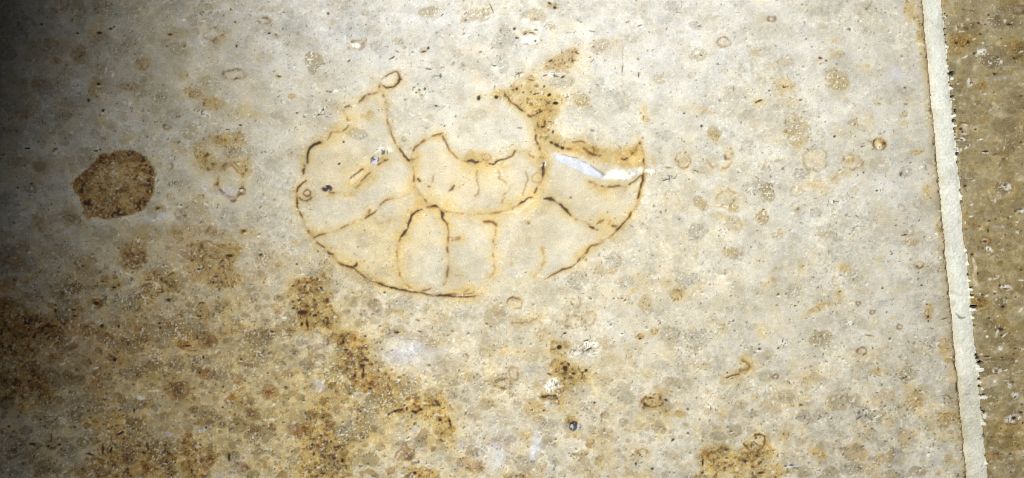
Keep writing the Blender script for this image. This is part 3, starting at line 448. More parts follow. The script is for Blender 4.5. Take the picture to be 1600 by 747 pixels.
# thin tan fills between the walls
def fill(poly, och, br=0.0, edge=4):
    sl, d = poly_dist(poly, 12, .3); m = sst(edge, -edge, d)
    put('ochre', sl, m * och * (.6 + .6 * N9[sl])); put('brown', sl, m * br * N5[sl])
fill([(646, 290), (656, 300), (664, 314), (690, 327), (712, 333), (682, 328), (660, 328), (650, 340), (648, 318)], .75, .30)
fill([(655, 226), (672, 213), (689, 211), (698, 226), (680, 219), (664, 222)], .4, .12, 2)
fill([(800, 326), (826, 312), (842, 306), (880, 330), (890, 340), (845, 338), (822, 336)], .30)
fill([(834, 205), (852, 150), (868, 160), (860, 200), (870, 226), (852, 300), (836, 308), (848, 262), (842, 240)], .72, .20, 5)
fill([(858, 212), (880, 226), (908, 222), (944, 236), (979, 235), (1000, 222), (1004, 262), (975, 262), (940, 254), (900, 240), (868, 236)], 1.0, .42, 5)
fill([(798, 150), (830, 146), (864, 152), (872, 176), (850, 205), (832, 186), (812, 168)], .55, .14, 6)
fill([(536, 178), (570, 166), (590, 190), (560, 210), (520, 225), (500, 224)], .35, .0, 8)
fill([(485, 250), (560, 225), (605, 245), (560, 290), (510, 300), (482, 285)], .30, .0, 10)
fill([(640, 250), (652, 252), (650, 300), (640, 300)], .45, .05, 4)
fill([(700, 395), (712, 400), (730, 462), (700, 455)], .30, .08, 4)
fill([(508, 395), (545, 400), (560, 425), (530, 412)], .40, .05, 4)
fill([(720, 245), (735, 234), (758, 238), (772, 248), (764, 258), (738, 260)], .8, .40, 4)
fill([(775, 258), (800, 256), (788, 268)], .6, .25, 3)
fill([(880, 345), (930, 350), (965, 352), (950, 375), (900, 380)], .15)
for (x, y, rx, ry) in ((839.5, 278, 8.5, 8), ):
    sl, dd = ell(x, y, rx, ry, 0, .3); put('ochre', sl, sst(1.15, .8, dd) * .55); put('brown', sl, np.exp(-((dd - 1) / .15) ** 2) * .5)
    mark(sl, dd < 1, new_part('siphuncle', None, fossil))
# pale calcite chips in the walls
for poly in ([(782, 333), (802, 329), (818, 322), (826, 312), (850, 311), (836, 314), (818, 328), (812, 334)], [(547, 279), (556, 272), (568, 265), (566, 273), (555, 286), (549, 288)], [(864, 200), (880, 192), (896, 200), (900, 207), (880, 212), (868, 210)]):
    sl, d = poly_dist(poly, 8, .12); put('pale', sl, sst(1, -1.5, d) * .95); put('white', sl, sst(1, -2, d) * .25)
    mark(sl, d < 0, new_part('calcite_chip', None, fossil))
# calcite lens
sl, d = ell(904, 259.5, 46, 8.6, math.radians(23), .35)
put('lav', sl, sst(1.15, .75, d) * (.55 + .6 * N5[sl])); put('grey', sl, sst(1.1, .6, d) * sst(.45, .75, N3[sl] * .5 + N9[sl] * .5) * .5); put('white', sl, sst(1.0, .5, d) * (.22 * sst(.45, .7, N5[sl]))); put('grey', sl, sst(1, .8, d) * sst(.5, .7, N3[sl]) * .4)
up = ((Y[sl] - 259.5) - (X[sl] - 904) * .42) < 0
put('dark', sl, np.exp(-((d - 1.0) / .13) ** 2) * (sst(.28, .5, N9[sl]) * (.42 * up + .08)))
mark(sl, d < 1.05, new_part('calcite_lens', 'bluish white elongated lens of calcite with a dark upper rim', fossil))
sl, d = ell(970, 271, 38, 8.5, -.12, 1.0); put('white', sl, sst(1.2, .5, d) * sst(.32, .6, N5[sl]) * .9); put('lav', sl, sst(1.1, .5, d) * .35)

def wall(nm, pts, **k): stroke(pts, name=nm, parent=fossil, **k)
# outer shell wall
wall('shell_wall', [(592, 142, 2), (586, 146, 2), (574, 148.5, 2), (566, 156, 2.2), (559, 162, 2)], dark=.65, halo=.5, brk=.42, hw=6)
wall('shell_wall', [(546, 165, 2), (541, 167, 5), (537, 171, 2)], dark=.8, halo=.5, brk=.2, hw=6)
stroke([(537, 171), (545, 195, 2), (534, 206, 2), (519, 205.5, 2)], dark=.6, halo=.5, brk=.5, hw=8)
wall('shell_wall', [(519, 206, 1.8), (512, 218, 1.5), (502, 223, 1.8)], dark=.6, halo=.5, brk=.4, hw=6)
wall('shell_wall', [(501, 222.5, 2.5), (494, 225, 5.5), (487, 229, 7), (482.5, 236, 4.5), (481.5, 245, 4), (480.5, 254, 4)], dark=1, halo=.5, brk=.15, hw=7)
wall('shell_wall', [(476, 259, 2.5), (474, 266, 3), (475, 272, 2.5)], dark=.9, halo=.5, brk=.38, hw=6)
wall('shell_wall', [(478.5, 283.5, 2.2), (470, 289, 2.4), (465, 297, 2.2), (463.5, 300, 1.8)], dark=.95, halo=.5, brk=.15, hw=6)
wall('shell_wall', [(464.5, 304, 2.4), (465, 320, 2.8), (469, 332, 2.8), (474, 342, 2.6), (477, 354, 2.6), (484, 364, 2.8), (490, 371, 2.4)], dark=.9, halo=.55, brk=.47, hw=7)
wall('shell_wall', [(490, 371, 2.2), (498, 381, 2.4), (508, 389.5, 3.2), (514, 396, 3.8), (520, 398, 2.2)], dark=.95, halo=.6, brk=.34, hw=7)
wall('shell_wall', [(521, 400, 1.8), (531, 411.6, 2), (549, 417.5, 3.4), (556, 415, 5), (558, 411, 3)], dark=.9, halo=.6, brk=.32, hw=7)
wall('shell_wall', [(549, 418, 1.5), (561, 427, 2.2), (571, 434, 2.4), (580, 439, 1.2), (592, 444.5, 1.5)], dark=.85, halo=.5, brk=.36, hw=6)
wall('shell_wall', [(592, 444.5, 2.2), (608, 448.5, 3), (622, 452, 3.6), (634, 454.5, 2.6), (646, 457, 3.4), (656, 457.5, 2.2), (670, 460.5, 2.4), (684, 462, 3.4), (700, 462.5, 3.2), (720, 464, 3), (736, 463.5, 2.4), (746, 461.8, 1.4)], dark=1, halo=.5, brk=.27, hw=7)
stroke([(660, 455), (672, 451, 1.4)], dark=.8, halo=.3, brk=0); stroke([(724, 460, 1.5), (736, 458, 1.2)], dark=.8, halo=.6, brk=0); stroke([(702, 461), (720, 458, 1.3), (733, 452, 1.2)], dark=.5, halo=.5, brk=.3)
wall('shell_wall', [(852, 437, 1.2), (866, 428.5, 1.6), (877, 423, 2.6), (890, 418.5, 2.8), (900, 411, 2.6), (905, 406, 3.8), (909, 402, 2)], dark=.8, halo=.45, brk=.32, hw=6)
wall('shell_wall', [(908, 403, 2), (917, 395, 2.6), (922, 386, 2.2), (934, 382, 2), (945, 374, 2), (957, 366, 2.4)], dark=.6, halo=.6, brk=.45, hw=6, brown=.9)
wall('shell_wall', [(959, 365, 2), (964, 359, 4), (969, 354, 3), (976, 347, 2.5), (983, 339.5, 2.6)], dark=.9, halo=.6, brk=.36, hw=6)
wall('shell_wall', [(983, 339.5, 2.4), (988, 330, 3), (994, 322, 2.6), (998, 308, 3), (1001, 296, 3), (1004.5, 284, 4.2), (1005.5, 272, 3.4)], dark=.85, halo=.7, brk=.44, hw=5, brown=.95)
wall('shell_wall', [(1005.5, 270, 3), (1006.5, 262, 3.2), (1005, 248, 3), (1003, 236, 2.6), (1000, 226, 3.6), (999.5, 222, 2)], dark=.85, halo=.6, brk=.42, hw=5, brown=.95)
# ring at the top and little ring at the left edge
wall('shell_ring', [(592, 136, 1.6), (593, 128, 2.4), (600, 121, 2.2), (611, 114, 2), (619, 112.5, 2.4), (623.5, 119, 2.6), (622.5, 128, 2.6), (616, 135, 2.6), (605, 137, 2.6), (596, 133, 1)], dark=.95, halo=.45, brk=.30, hw=5, brown=.9)
stroke([(622, 126, 2), (627, 124.5, 3)], dark=.9, halo=.3, brk=0)
sl, dd = ell(607, 125, 14, 10, -.5, .3); put('pale', sl, sst(1.1, .7, dd) * .5); put('white', sl, sst(1.0, .3, dd) * .35 * N3[sl])
wall('shell_ring', [(475, 300, 1.6), (480, 296.5, 1.8), (485.5, 300, 2), (484.5, 305.5, 2), (478, 306.5, 1.8), (475, 302, 1.6)], dark=.85, halo=.3, brk=.2, hw=5)
stroke([(468, 309, 1.4), (474, 313, 2), (481, 314, 2), (486, 309, 1.6)], dark=.8, halo=.3, brk=.25)
sl, dd = ell(480, 301.5, 4, 3.6, 0, .2); put('pale', sl, sst(1.2, .6, dd) * .9)
# left septa and inner walls
wall('septum', [(594, 140, 2), (598, 147, 2.6), (602, 158, 3), (605, 170, 2.6), (604.5, 184, 2), (607, 196, 2), (612, 209, 2), (617, 219, 2), (621, 229, 2.6)], dark=.55, halo=.45, brk=.5, hw=6)
wall('septum', [(624, 233, 2), (628, 238, 3), (634, 246, 4), (638.5, 250.5, 4)], dark=1, halo=.5, brk=.15, hw=6)
stroke([(638, 250), (646, 249), (652, 247, 1.5)], dark=.5, halo=.6, brk=.4)
wall('septum', [(490.5, 371, 2), (498, 367.5, 2.2), (508, 364, 2)], dark=.95, halo=.5, brk=.12, hw=6)
wall('septum', [(508, 364, 1.4), (531, 358.5, 1.6), (552, 348, 1.4)], dark=.5, halo=.6, brk=.5, hw=5)
wall('septum', [(563, 344, 1.8), (574, 339, 2.4), (584, 333, 2.2), (594, 322, 2.2), (600, 315.5, 2), (606, 312, 1.4)], dark=.85, halo=.5, brk=.34, hw=6)
stroke([(606, 312, 1), (628, 307, 1), (640, 303, 1)], dark=.1, halo=.4, brk=.5, hw=5)
stroke([(576, 333), (578, 329, 2)], dark=.6, halo=.5, brk=0)
wall('septum', [(628, 370, 3), (632, 364, 4.5), (637, 355, 4), (641, 345, 4.2), (643.5, 337, 3.4), (650, 331.5, 2.6), (657, 328.5, 2.4), (664, 325, 2.4), (672, 323.2, 2), (680, 322.5, 2.6), (687, 325, 2)], dark=1, halo=.65, brk=.30, hw=9)
wall('septum', [(628, 370, 2), (624, 377, 1.4), (621, 388, 1.2), (620, 403, 1.8), (622, 417, 1.6), (624, 428, 1.2), (629, 438, 1.6), (640, 450, 1.2)], dark=.5, halo=.6, brk=.5, hw=7)
wall('septum', [(689, 326, 3), (691, 332, 6), (691.5, 337, 5), (692, 342, 4), (696, 347, 2.2), (700, 351, 1.5)], dark=1, halo=.6, brk=.22, hw=7)
wall('septum', [(699, 351, 1.2), (700.5, 365, 1.4), (700.5, 378, 1.6), (699, 388, 2.4), (700, 398, 3), (701, 408, 1.4), (699.5, 425, 1.4), (697, 438, 1.6), (694, 445, 1.4)], dark=.7, halo=.4, brk=.44, hw=6)
stroke([(703, 372, 1.2), (712, 371.5, 1.2), (718, 372, 1)], dark=.4, halo=.5, brk=.2); stroke([(707, 375, 1), (717, 374.5, 1)], dark=.3, halo=.4, brk=.2)
wall('septum', [(757, 347.5, 1.6), (765, 347, 3), (771, 348, 2.4), (776, 352.5, 2.8)], dark=.55, halo=.6, brk=.2, hw=5, brown=1)
wall('septum', [(775, 360, 1.2), (773, 372, 1.6), (770.5, 381, 2.6), (771, 392, 2), (771.5, 402, 2), (773, 415, 1.6), (771, 426, 1.6), (766, 432, 1)], dark=.45, halo=.5, brk=.48, hw=6, brown=.5)
wall('septum', [(846, 386, 1), (848, 394, 1.6), (851, 407, 2), (847, 416, 1.8), (839, 427, 1.4), (834, 432, 1)], dark=.12, halo=.5, brk=.45, hw=5, brown=.42)
wall('septum', [(850, 310, 2.4), (855, 310.5, 5), (862, 312, 5.5), (868, 315, 3), (874, 318.5, 4), (880, 323.5, 3.4), (885, 329, 6.5), (889, 333.5, 3), (892, 337, 2)], dark=1, halo=.55, brk=.20, hw=9)
wall('septum', [(892, 337, 1.4), (899, 342, 3), (907, 345, 2.2), (915, 347, 2.2), (922, 350.5, 1.6)], dark=.6, halo=.6, brk=.46, hw=7)
wall('septum', [(922, 354, 3), (928, 356, 5), (934, 359, 2)], dark=.95, halo=.5, brk=.28, hw=6)
stroke([(934, 350, 3), (945, 344, 4), (953, 346, 3), (950, 350, 2)], dark=.35, halo=.6, brk=.45, brown=.7); stroke([(957, 353, 3), (962, 354, 3)], dark=.7, halo=.3, brk=.2)
wall('septum', [(919, 283, 2), (926, 286, 3.4), (936, 289.5, 3.4), (948, 292, 3.4), (958, 292.5, 3), (967, 291, 3), (978, 289.5, 2.6), (986, 286.5, 2)], dark=.6, halo=.5, brk=.45, hw=7)
stroke([(952, 298, 6), (940, 297, 6), (930, 292, 5)], dark=0, halo=.5, brk=.4, hw=7, brown=.2)
wall('septum', [(984, 287, 1.4), (992, 282.5, 1.8), (1000, 276, 2), (1004, 274, 2)], dark=.9, halo=.3, brk=.1, hw=4)
# whorl inside
wall('inner_whorl_wall', [(643, 252, 2), (642.5, 242, 2.4), (647, 234, 2.4), (655, 226, 2.2), (669, 216, 2.2), (678, 212, 2.6), (689, 209.5, 2.8)], dark=.55, halo=.5, brk=.45, hw=6, brown=.8)
wall('inner_whorl_wall', [(692, 214, 1.6), (697.5, 223, 2), (700.5, 229, 3), (701.5, 233, 2.6)], dark=.9, halo=.4, brk=.25, hw=5)
wall('inner_whorl_wall', [(702, 234, 1.2), (711, 244, 1.4), (722, 251, 1.6), (732, 253, 2)], dark=.35, halo=.5, brk=.4, hw=6)
wall('inner_whorl_wall', [(732, 252, 3), (738, 252, 5), (743, 254, 5), (749, 252.5, 3), (752, 252, 1.5)], dark=.95, halo=.8, brk=.32, hw=12)
sl, dd = ell(760.5, 245.5, 7, 5, 0, .3); put('ochre', sl, sst(1.2, .7, dd) * .6); put('brown', sl, np.exp(-((dd - 1) / .2) ** 2) * .6)
wall('inner_whorl_wall', [(766, 257, 2.4), (771, 256.5, 3.6), (775, 253, 3.6), (780, 250.5, 4.4), (788, 248.5, 3), (796, 245.5, 3), (801, 243, 2), (805, 236.5, 2.4)], dark=.95, halo=.55, brk=.24, hw=8)
wall('inner_whorl_wall', [(645, 262, 2), (646, 278, 2.4), (649, 290, 2.6), (655, 299.5, 3.4), (661, 308, 3), (669, 317, 2.4), (680, 323.5, 2.4), (692, 328.5, 2.2), (704, 331, 2)], dark=.6, halo=.55, brk=.47, hw=8, brown=.8)
stroke([(653, 281, 3), (656, 283, 4)], dark=.9, halo=.3, brk=.2); stroke([(668, 290, 2), (671, 291.5, 3)], dark=.7, halo=.3, brk=.2)
wall('inner_whorl_wall', [(704, 331, 1.6), (718, 332.5, 1.8), (736, 334.5, 2), (755, 334, 1.8), (777, 333, 1.8), (790, 328.6, 1.8), (800, 324.5, 2)], dark=.35, halo=.7, brk=.42, hw=8)
wall('inner_whorl_wall', [(800, 324, 3), (803, 323, 3), (810, 320, 1.8), (815, 317, 4.4), (820, 315, 3.4), (826, 309.5, 2.6), (832, 309, 1.6)], dark=.95, halo=.6, brk=.25, hw=7)
wall('inner_whorl_wall', [(836, 301, 3), (839, 296, 4), (842, 289, 3), (847, 281, 3.6), (849, 273, 3.6), (849, 265, 5)], dark=.9, halo=.6, brk=.40, hw=9)
wall('inner_whorl_wall', [(849, 263, 7), (847.5, 257, 10), (848, 251, 7), (845, 245, 5)], dark=.95, halo=.6, brk=.42, hw=9)
stroke([(845, 264, 5), (851, 256, 5)], dark=0, halo=0, brk=.5, white=.9)
wall('inner_whorl_wall', [(837.5, 211, 3), (837.5, 218, 2.8), (840, 225, 3.2)], dark=.95, halo=.5, brk=.12, hw=7)
stroke([(843, 228, 3), (845, 240, 3)], dark=.5, halo=.6, brk=.5); stroke([(826, 242, 2), (833, 246, 2)], dark=.3, halo=.6, brk=.3)
# sutures in the inner whorl
for pts in ([(746, 268, 1), (744.5, 279, 1.3), (747, 290, 1.5), (748.5, 300, 1.7), (746, 305, 1.4), (742, 307.5, 1)], [(779.5, 268, 1.4), (780.5, 275, 2.4), (779, 279, 1.5), (788, 284, 1.2), (795.5, 290, 1.4), (793, 299, 1.5), (787, 305, 1.6), (784.5, 317, 1)],
            [(820, 268, 1), (825, 279, 1), (822, 290, 1.5), (819.5, 298, 1.3), (818, 304, 1)], [(677.5, 272, 1.2), (677, 279, 1.3), (675.5, 284, 1.2)]):
    wall('suture', pts, dark=.35, halo=.2, brk=.30, hw=4, brown=.55)
stroke([(701, 299, 2), (706, 295, 4), (710, 291, 2.4)], dark=.8, halo=.35, brk=.3)
stroke([(588, 349, 3), (600, 347, 3), (609, 344, 2)], dark=.25, halo=.4, brk=.45, brown=.6)
# line leaving the fossil at the upper right, with its rusty blotch
wall('shell_wall', [(793, 150, 2), (800, 161, 2), (808, 166, 3), (816, 172.5, 3.4), (822, 177, 2.4), (829, 181.5, 4), (836, 178.5, 3), (846, 174, 2)], dark=.85, halo=.65, brk=.32, hw=8)
stroke([(829, 182, 2), (836, 198, 2), (838, 206, 2)], dark=.6, halo=.5, brk=.5, hw=8)
feature('r', 848, 170, 17, 18, .3, .5, False); feature('r', 850, 192, 10, 14, 0, .55, False); feature('o', 848, 165, 26, 24, 0, 1.1, False); feature('k', 848, 198, 3.4, 2.4, 0, 1, False)
feature('h', 868.6, 161, 4.6, 2.4, .1); feature('k', 858, 148, 3.4, 2.2, -.8); feature('k', 864, 206, 2, 3.6, .2); feature('k', 870, 227, 6, 3, .5, .9); feature('k', 862, 223, 4, 2.4, .5, .8); feature('k', 879, 231, 3, 3, 0, .8)
stroke([(868, 226, 2.6), (880, 233, 2.4), (893, 234, 2.2)], dark=.6, halo=.5, brk=.48); stroke([(898, 223, 1.5), (908, 221.5, 1.8), (914, 223, 1.2)], dark=.6, halo=.4, brk=.2)
feature('r', 927, 237, 14, 8, .3, .7, False); stroke([(913, 233, 1.8), (920, 238, 2.4), (929, 243, 2.6), (938, 241, 2), (945, 236, 2)], dark=.8, halo=.5, brk=.35); stroke([(927, 230), (929, 236)], dark=.6, halo=.3, brk=.2)
feature('r', 978, 236, 16, 13, 0, .65, False); stroke([(970, 248, 2), (976, 249, 3), (983, 244, 2.6), (988, 240, 2)], dark=.9, halo=.4, brk=.28); stroke([(978, 240), (990, 238, 1.8)], dark=.6, halo=.4, brk=.3)
feature('o', 990, 246, 16, 20, 0, .7, False); feature('R', 900, 250, 4, 3, 0, .5, False); feature('r', 892, 308, 2.4, 2.2, 0, 1, False); feature('r', 826.5, 346.5, 3.4, 3.2, 0, 1.2, False)
# crystal pocket and its broken rim, upper left chamber
feature('K', 586, 253, 6.6, 7.4, .3, 1); feature('W', 600, 236, 15, 8, -.1, .95); feature('r', 600, 250, 8, 5, -.5, .6, False)
stroke([(590, 258, 2.4), (599, 252, 3), (606, 249, 1.6)], dark=.8, halo=.6, brk=.3); stroke([(548, 278, 1.4), (558, 270, 2), (567, 264.5, 2.2)], dark=.9, halo=.3, brk=.2)
stroke([(564, 283, 1.5), (571, 277, 3), (577, 271, 2)], dark=.75, halo=.6, brk=.32); stroke([(548, 300, 1.4), (558, 292, 1.4), (580, 276, 1.6)], dark=.1, halo=.6, brk=.5, hw=9)
feature('k', 508, 296, 7, 4, .2, .9); feature('K', 512, 295, 7, 4.6, .1); stroke([(515, 302, 2), (526, 302, 2.4), (534, 300, 1.5)], dark=.6, halo=.6, brk=.42); feature('r', 545, 304, 9, 5, 0, .3, False)
feature('t', 631.5, 218, 5, 4, 0, 1.2, False); feature('k', 694.5, 196.5, 1.5, 1.4, 0, .8)
feature('g', 560, 210, 16, 9, .1, .8, False); feature('r', 577, 180, 7, 10, .4, .5, False); feature('k', 537, 222, 2, 2); feature('k', 530, 256, 3, 1.6, -.6); feature('r', 566, 182, 5, 4, 0, .4, False)
feature('W', 504, 172, 18, 4, -.5, .7); feature('g', 491, 95, 14, 14, 0, .6, False); feature('g', 576, 374, 17, 10, -.3, .5, False); feature('g', 815, 392, 18, 26, 0, .35, False); feature('r', 800, 414, 4, 5, 0, .5, False)
feature('g', 820, 345, 7, 4, 0, .5, False); feature('g', 846, 330, 10, 7, 0, .3, False)
feature('w', 664, 188, 4, 2, .3, .8); feature('w', 790, 222, 6, 2, .5, .8); feature('k', 812, 200, 5, 1.2, .1, .6); feature('w', 1016, 268, 9, 3.4, .1, 1.2)
q = [(360 + 19 * math.cos(t), 281 + 27 * math.sin(t), 1.8) for t in np.linspace(-2.6, 3.2, 16)]
stroke(q, dark=.35, halo=.35, brk=.46, hw=5, brown=.8)
# crack lines elsewhere
stroke([(975, 60, 1), (973, 105, 1), (974, 125, 1)], dark=.35, halo=.1, brk=.45, brown=.3)
stroke([(1105, 250, 1.4), (1113, 263, 1.6)], dark=.1, halo=.3, brk=.3, brown=.5); stroke([(1142, 235, 1.5), (1144, 252, 1.8), (1136, 262, 1.6), (1129, 262, 1.4)], dark=.1, halo=.3, brk=.3, brown=.55)
stroke([(1192, 266, 1.4), (1198, 254, 1.5), (1212, 252, 1.5), (1225, 250, 1.4)], dark=.15, halo=.1, brk=.4, brown=.35)
stroke([(1260, 286, 1.5), (1282, 292, 1.5), (1295, 287, 1.5), (1312, 272, 1.8), (1328, 270, 1.5)], dark=0, halo=.35, brk=.4, brown=.3)
stroke([(800, 505, 1.6), (822, 504, 2), (840, 498, 1.6)], dark=.15, halo=.4, brk=.3, brown=.6)
stroke([(1135, 590, 1.5), (1155, 585, 2.4)], dark=.95, halo=.4, brk=.1); stroke([(1157, 580, 3), (1169, 577, 4), (1170, 570, 3), (1160, 563, 2)], dark=.2, halo=.5, brk=.35, brown=.8)
stroke([(608, 646, 2.4), (618, 641.5, 3), (629, 640, 2)], dark=.95, halo=.4, brk=.1); stroke([(845, 620, 2.2), (858, 618, 2.6), (868, 619, 1.6)], dark=.85, halo=.4, brk=.2)
stroke([(1000, 160, 1), (1013, 185, 1)], dark=0, halo=.2, brk=.4, brown=.2)

# ------------------------------------------------------------------ right slab: its own marks, blocks 180 wide from x = 1420
RB = [(0, """
g 530 120 52 36 5 .9;k 490 92 10 7;w 592 130 8 16;g 650 145 60 26 -5 .8;k 620 150 24 7;g 390 65 24 14 0 1;R 680 62 30 26 0 .7;g 680 62 24 20 0 .7;g 495 365 62 42 5 1;W 440 325 40 20 -30 .9;w 415 350 10 8;k 418 355 6 4;k 545 350 10 5 30;w 565 378 10 14
W 320 175 40 30 0 .6;w 330 195 26 5;o 320 230 90 50 0 1.2;r 300 240 50 30 0 .6;h 295 264 13 6;h 366 258 11 10;w 400 240 12 4 -20;r 410 260 20 14 0 .5;g 465 262 20 14 0 .9;o 300 300 60 30 0 1;w 345 350 22 5 -20;k 402 330 10 10;g 525 452 26 12 0 1;k 525 455 16 6
r 440 530 36 24 10 .8;W 380 500 24 36 0 .7;w 382 522 14 6;w 465 576 14 6;g 320 495 26 8 15;g 430 632 34 18 0 .9;r 660 350 40 14 -10 .7;r 660 280 50 40 0 .6;o 640 270 70 60 0 .8;k 650 358 14 10;w 690 318 16 6 -20;g 560 430 26 22 0 .6;l 555 480 60 14 0 .5;k 525 570 6 6;g 500 655 20 14 0 .8;g 555 662 12 10 0 .9
g 340 690 18 12 0 .9;k 430 140 12 8;g 385 145 18 12;k 470 150 8 6;g 480 690 14 8;k 690 590 10 6;k 440 210 12 6;g 620 605 16 10;g 600 60 120 40 0 .4;k 570 235 8 5;w 595 280 9 5
"""), (185, """
R 340 70 44 46 0 .8;h 322 64 12 10;h 332 82 6 8;w 345 95 16 7;w 345 40 20 5 10;W 320 130 30 14 10 1;k 325 130 16 6 10;W 360 175 24 8 -40 .9;k 365 165 8 6;w 312 200 12 24 40;k 410 68 10 7;k 470 203 26 6 0;h 480 204 14 5;w 470 212 24 5;w 440 130 26 4 -10;w 485 115 12 4 -40;p 510 310 66 66 0 .2
w 400 383 18 4 -20;k 345 415 14 8;g 570 440 66 40 10 .8;W 595 425 26 22 20 1;k 590 412 16 5;p 500 480 8 46 -25 .6;w 530 510 7 12;W 685 575 20 16 0 1;k 655 570 10 6;W 672 695 18 12 -30 1;k 690 690 8 4;w 385 600 18 5;r 440 670 50 26 0 .6;w 440 680 12 8;k 435 662 10 5;k 488 690 8 14;k 495 630 10 6
k 535 618 8 6;w 625 605 9 6;w 385 530 10 6 -40;w 665 638 12 6;r 380 630 30 30 0 .4;g 400 360 40 40 0 .5;g 640 110 80 60 0 .4;k 690 145 10 5;w 462 535 8 6;l 550 665 50 8 0 .5;w 665 340 6 5;o 640 450 60 60 0 .8;w 585 180 6 12
"""), (370, """
R 475 30 34 24 0 .8;k 470 30 18 8;W 490 72 26 18 20 1;k 490 75 8 10;k 455 70 10 4;p 405 170 10 46 -15 1;p 410 240 16 60 -10 .8;k 425 225 6 10 -20;W 520 250 40 14 -20 .8;r 680 195 26 20 0 .6;k 690 205 10 6;w 690 270 22 5 5;W 600 315 44 16 10 1;k 590 320 24 5 10;k 560 300 10 10;w 610 330 26 4 -10;R 590 318 40 22 0 .5
W 460 355 34 12 15 .9;k 458 358 20 6 15;o 440 400 50 40 0 1.2;r 440 395 46 34 0 .8;k 530 350 10 8;w 530 340 14 5;k 602 378 6 6;g 570 415 40 40 0 .8;k 580 430 16 12;w 553 488 18 5 -25;w 690 450 20 6 -40;g 560 565 34 24 0 1;k 565 568 20 12;w 545 590 8 26 20;w 590 605 26 5 -40;k 570 606 9 7
w 482 612 10 8;w 560 685 16 14;g 560 685 6 6;W 690 690 26 12 0 .6;k 655 688 14 5;w 450 722 9 5;k 480 735 30 5;r 600 720 60 12 0 .4;p 600 655 60 4 -5 .5;k 620 595 10 4 -40;p 450 440 40 5 -15 .6;g 500 550 20 60 30 .4;k 388 110 12 8;o 640 560 60 60 0 .8;k 495 500 6 8
"""), (557, """
R 545 90 26 24 0 .6;W 545 90 26 24 0 .9;k 540 92 10 5;w 595 85 14 4 -20;w 530 155 10 10;W 625 175 20 30 0 .8;k 640 160 8 5;w 600 150 16 4;W 660 240 22 26 20 .8;k 655 250 14 6 -40;w 510 285 10 5;W 645 380 56 30 -15 .9;k 650 378 20 8 -20;k 690 345 16 8;r 660 380 60 40 0 .6;b 540 20 90 7 0 .7
b 560 495 110 7 0 .6;b 520 600 60 8 0 .8;r 520 625 60 20 0 .7;k 625 600 10 5;w 630 630 12 9;w 510 560 16 5;w 585 640 7 8;k 628 710 6 8;r 590 530 100 50 0 .4;o 600 430 90 50 0 1;k 568 443 7 6;w 672 470 6 5;k 700 410 6 10;p 575 650 40 5 10 .5;w 660 28 12 8;k 640 15 10 4;k 575 8 10 4;g 640 680 40 26 0 .6
""")]
for by, txt in RB:
    for e in txt.replace('\n', ';').split(';'):
        if not e.strip(): continue
        t = e.split(); k = t[0]; v = [float(q) for q in t[1:]]
        rot = math.radians(v[4]) if len(v) > 4 else 0; st = v[5] if len(v) > 5 else 1
        z = 3.932
        feature(k, 1420 + v[0] / z, by + v[1] / z, v[2] / z, v[3] / z, rot, st)

# ------------------------------------------------------------------ specks, sparkle and little pits over everything
DF = np.full(SH, 99., np.float32); DF[slf] = df
SM = .40 + .60 * np.maximum(sst(.42, .60, fbm(X, Y, 95, 85, 3)) * .8, np.maximum(low, right)); SM *= 1 - .5 * sst(4, -10, DF)
SM *= 1 - .45 * np.exp(-(((X - 740) / 95) ** 2 + ((Y - 195) / 48) ** 2) ** 2)
nodw = np.clip(F['rough'], 0, 1.5)
sp = noise(X, Y, 2.7, 51) * .62 + noise(X, Y, 5, 52) * .22 + N40 * .10
put('white', np.s_[:, :], sst(.685, .77, sp + .02 * nodw + .014 * low + .012 * sst(250, 650, Y) - .02 * (1 - SM) - .05 * right - .035 * sst(4, -10, DF)) * .42)
sp = noise(X, Y, 2.4, 53) * .62 + noise(X, Y, 5.5, 54) * .24 + N40 * .10
put('dark', np.s_[:, :], sst(.715, .80, sp + .045 * nodw + .022 * low + .008 * sst(250, 650, Y) - .03 * (1 - SM) - .04 * right - .03 * sst(4, -10, DF)) * .6)
st_ = noise(X + Y * .35, Y * 2.6, 9, 55)
put('white', np.s_[:, :], sst(.84, .95, st_ * .8 + .2 * N5) * .22 * ~right)
R = random.Random(19)
for i in range(1500):
    x, y = R.uniform(-10, 1610), R.uniform(-10, 757)
    if 500 < x < 980 and 180 < y < 440 and R.random() < .7: continue
    if y < 380 and R.random() < .55: continue
    if x > 1480 and R.random() < .5: continue
    r = R.choice((1.3, 1.5, 1.8, 2.2, 2.8)) * R.uniform(.8, 1.2); a = R.uniform(-.7, .7)
    ry = r * R.uniform(.35, .9)
    sl, d = ell(x, y, r, ry, a, .4)
    H[sl] -= np.clip(1 - d * d, 0, 1) * R.uniform(.7, 2.0); put('dark', sl, sst(1.1, .4, d) * R.uniform(.2, .85) * (.6 if y < 450 else 1))  # pit floor darkened in colour as well, like shade inside it
    if R.random() < .55:
        sl, d = ell(x + R.uniform(-.6, .6), y + ry + 1.0, r * 1.1, max(.9, ry * .6), a, .4); put('white', sl, sst(1.2, .4, d) * R.uniform(.4, .9))  # lower rim of the pit painted white, as a lit edge
for i in range(130):                              # thin pale shell threads
    x, y = R.uniform(-10, 1610), R.uniform(-10, 757); a = R.gauss(-.15, .6); L = R.uniform(3, 8)
    if x > 1480: continue
    c = R.uniform(-1.6, 1.6)
    stroke([(x - L * math.cos(a), y - L * math.sin(a), 1), (x + c, y + c, 1.5), (x + L * math.cos(a), y + L * math.sin(a), 1)], dark=0, halo=0, brk=.4, brown=0, white=R.uniform(.3, .7))
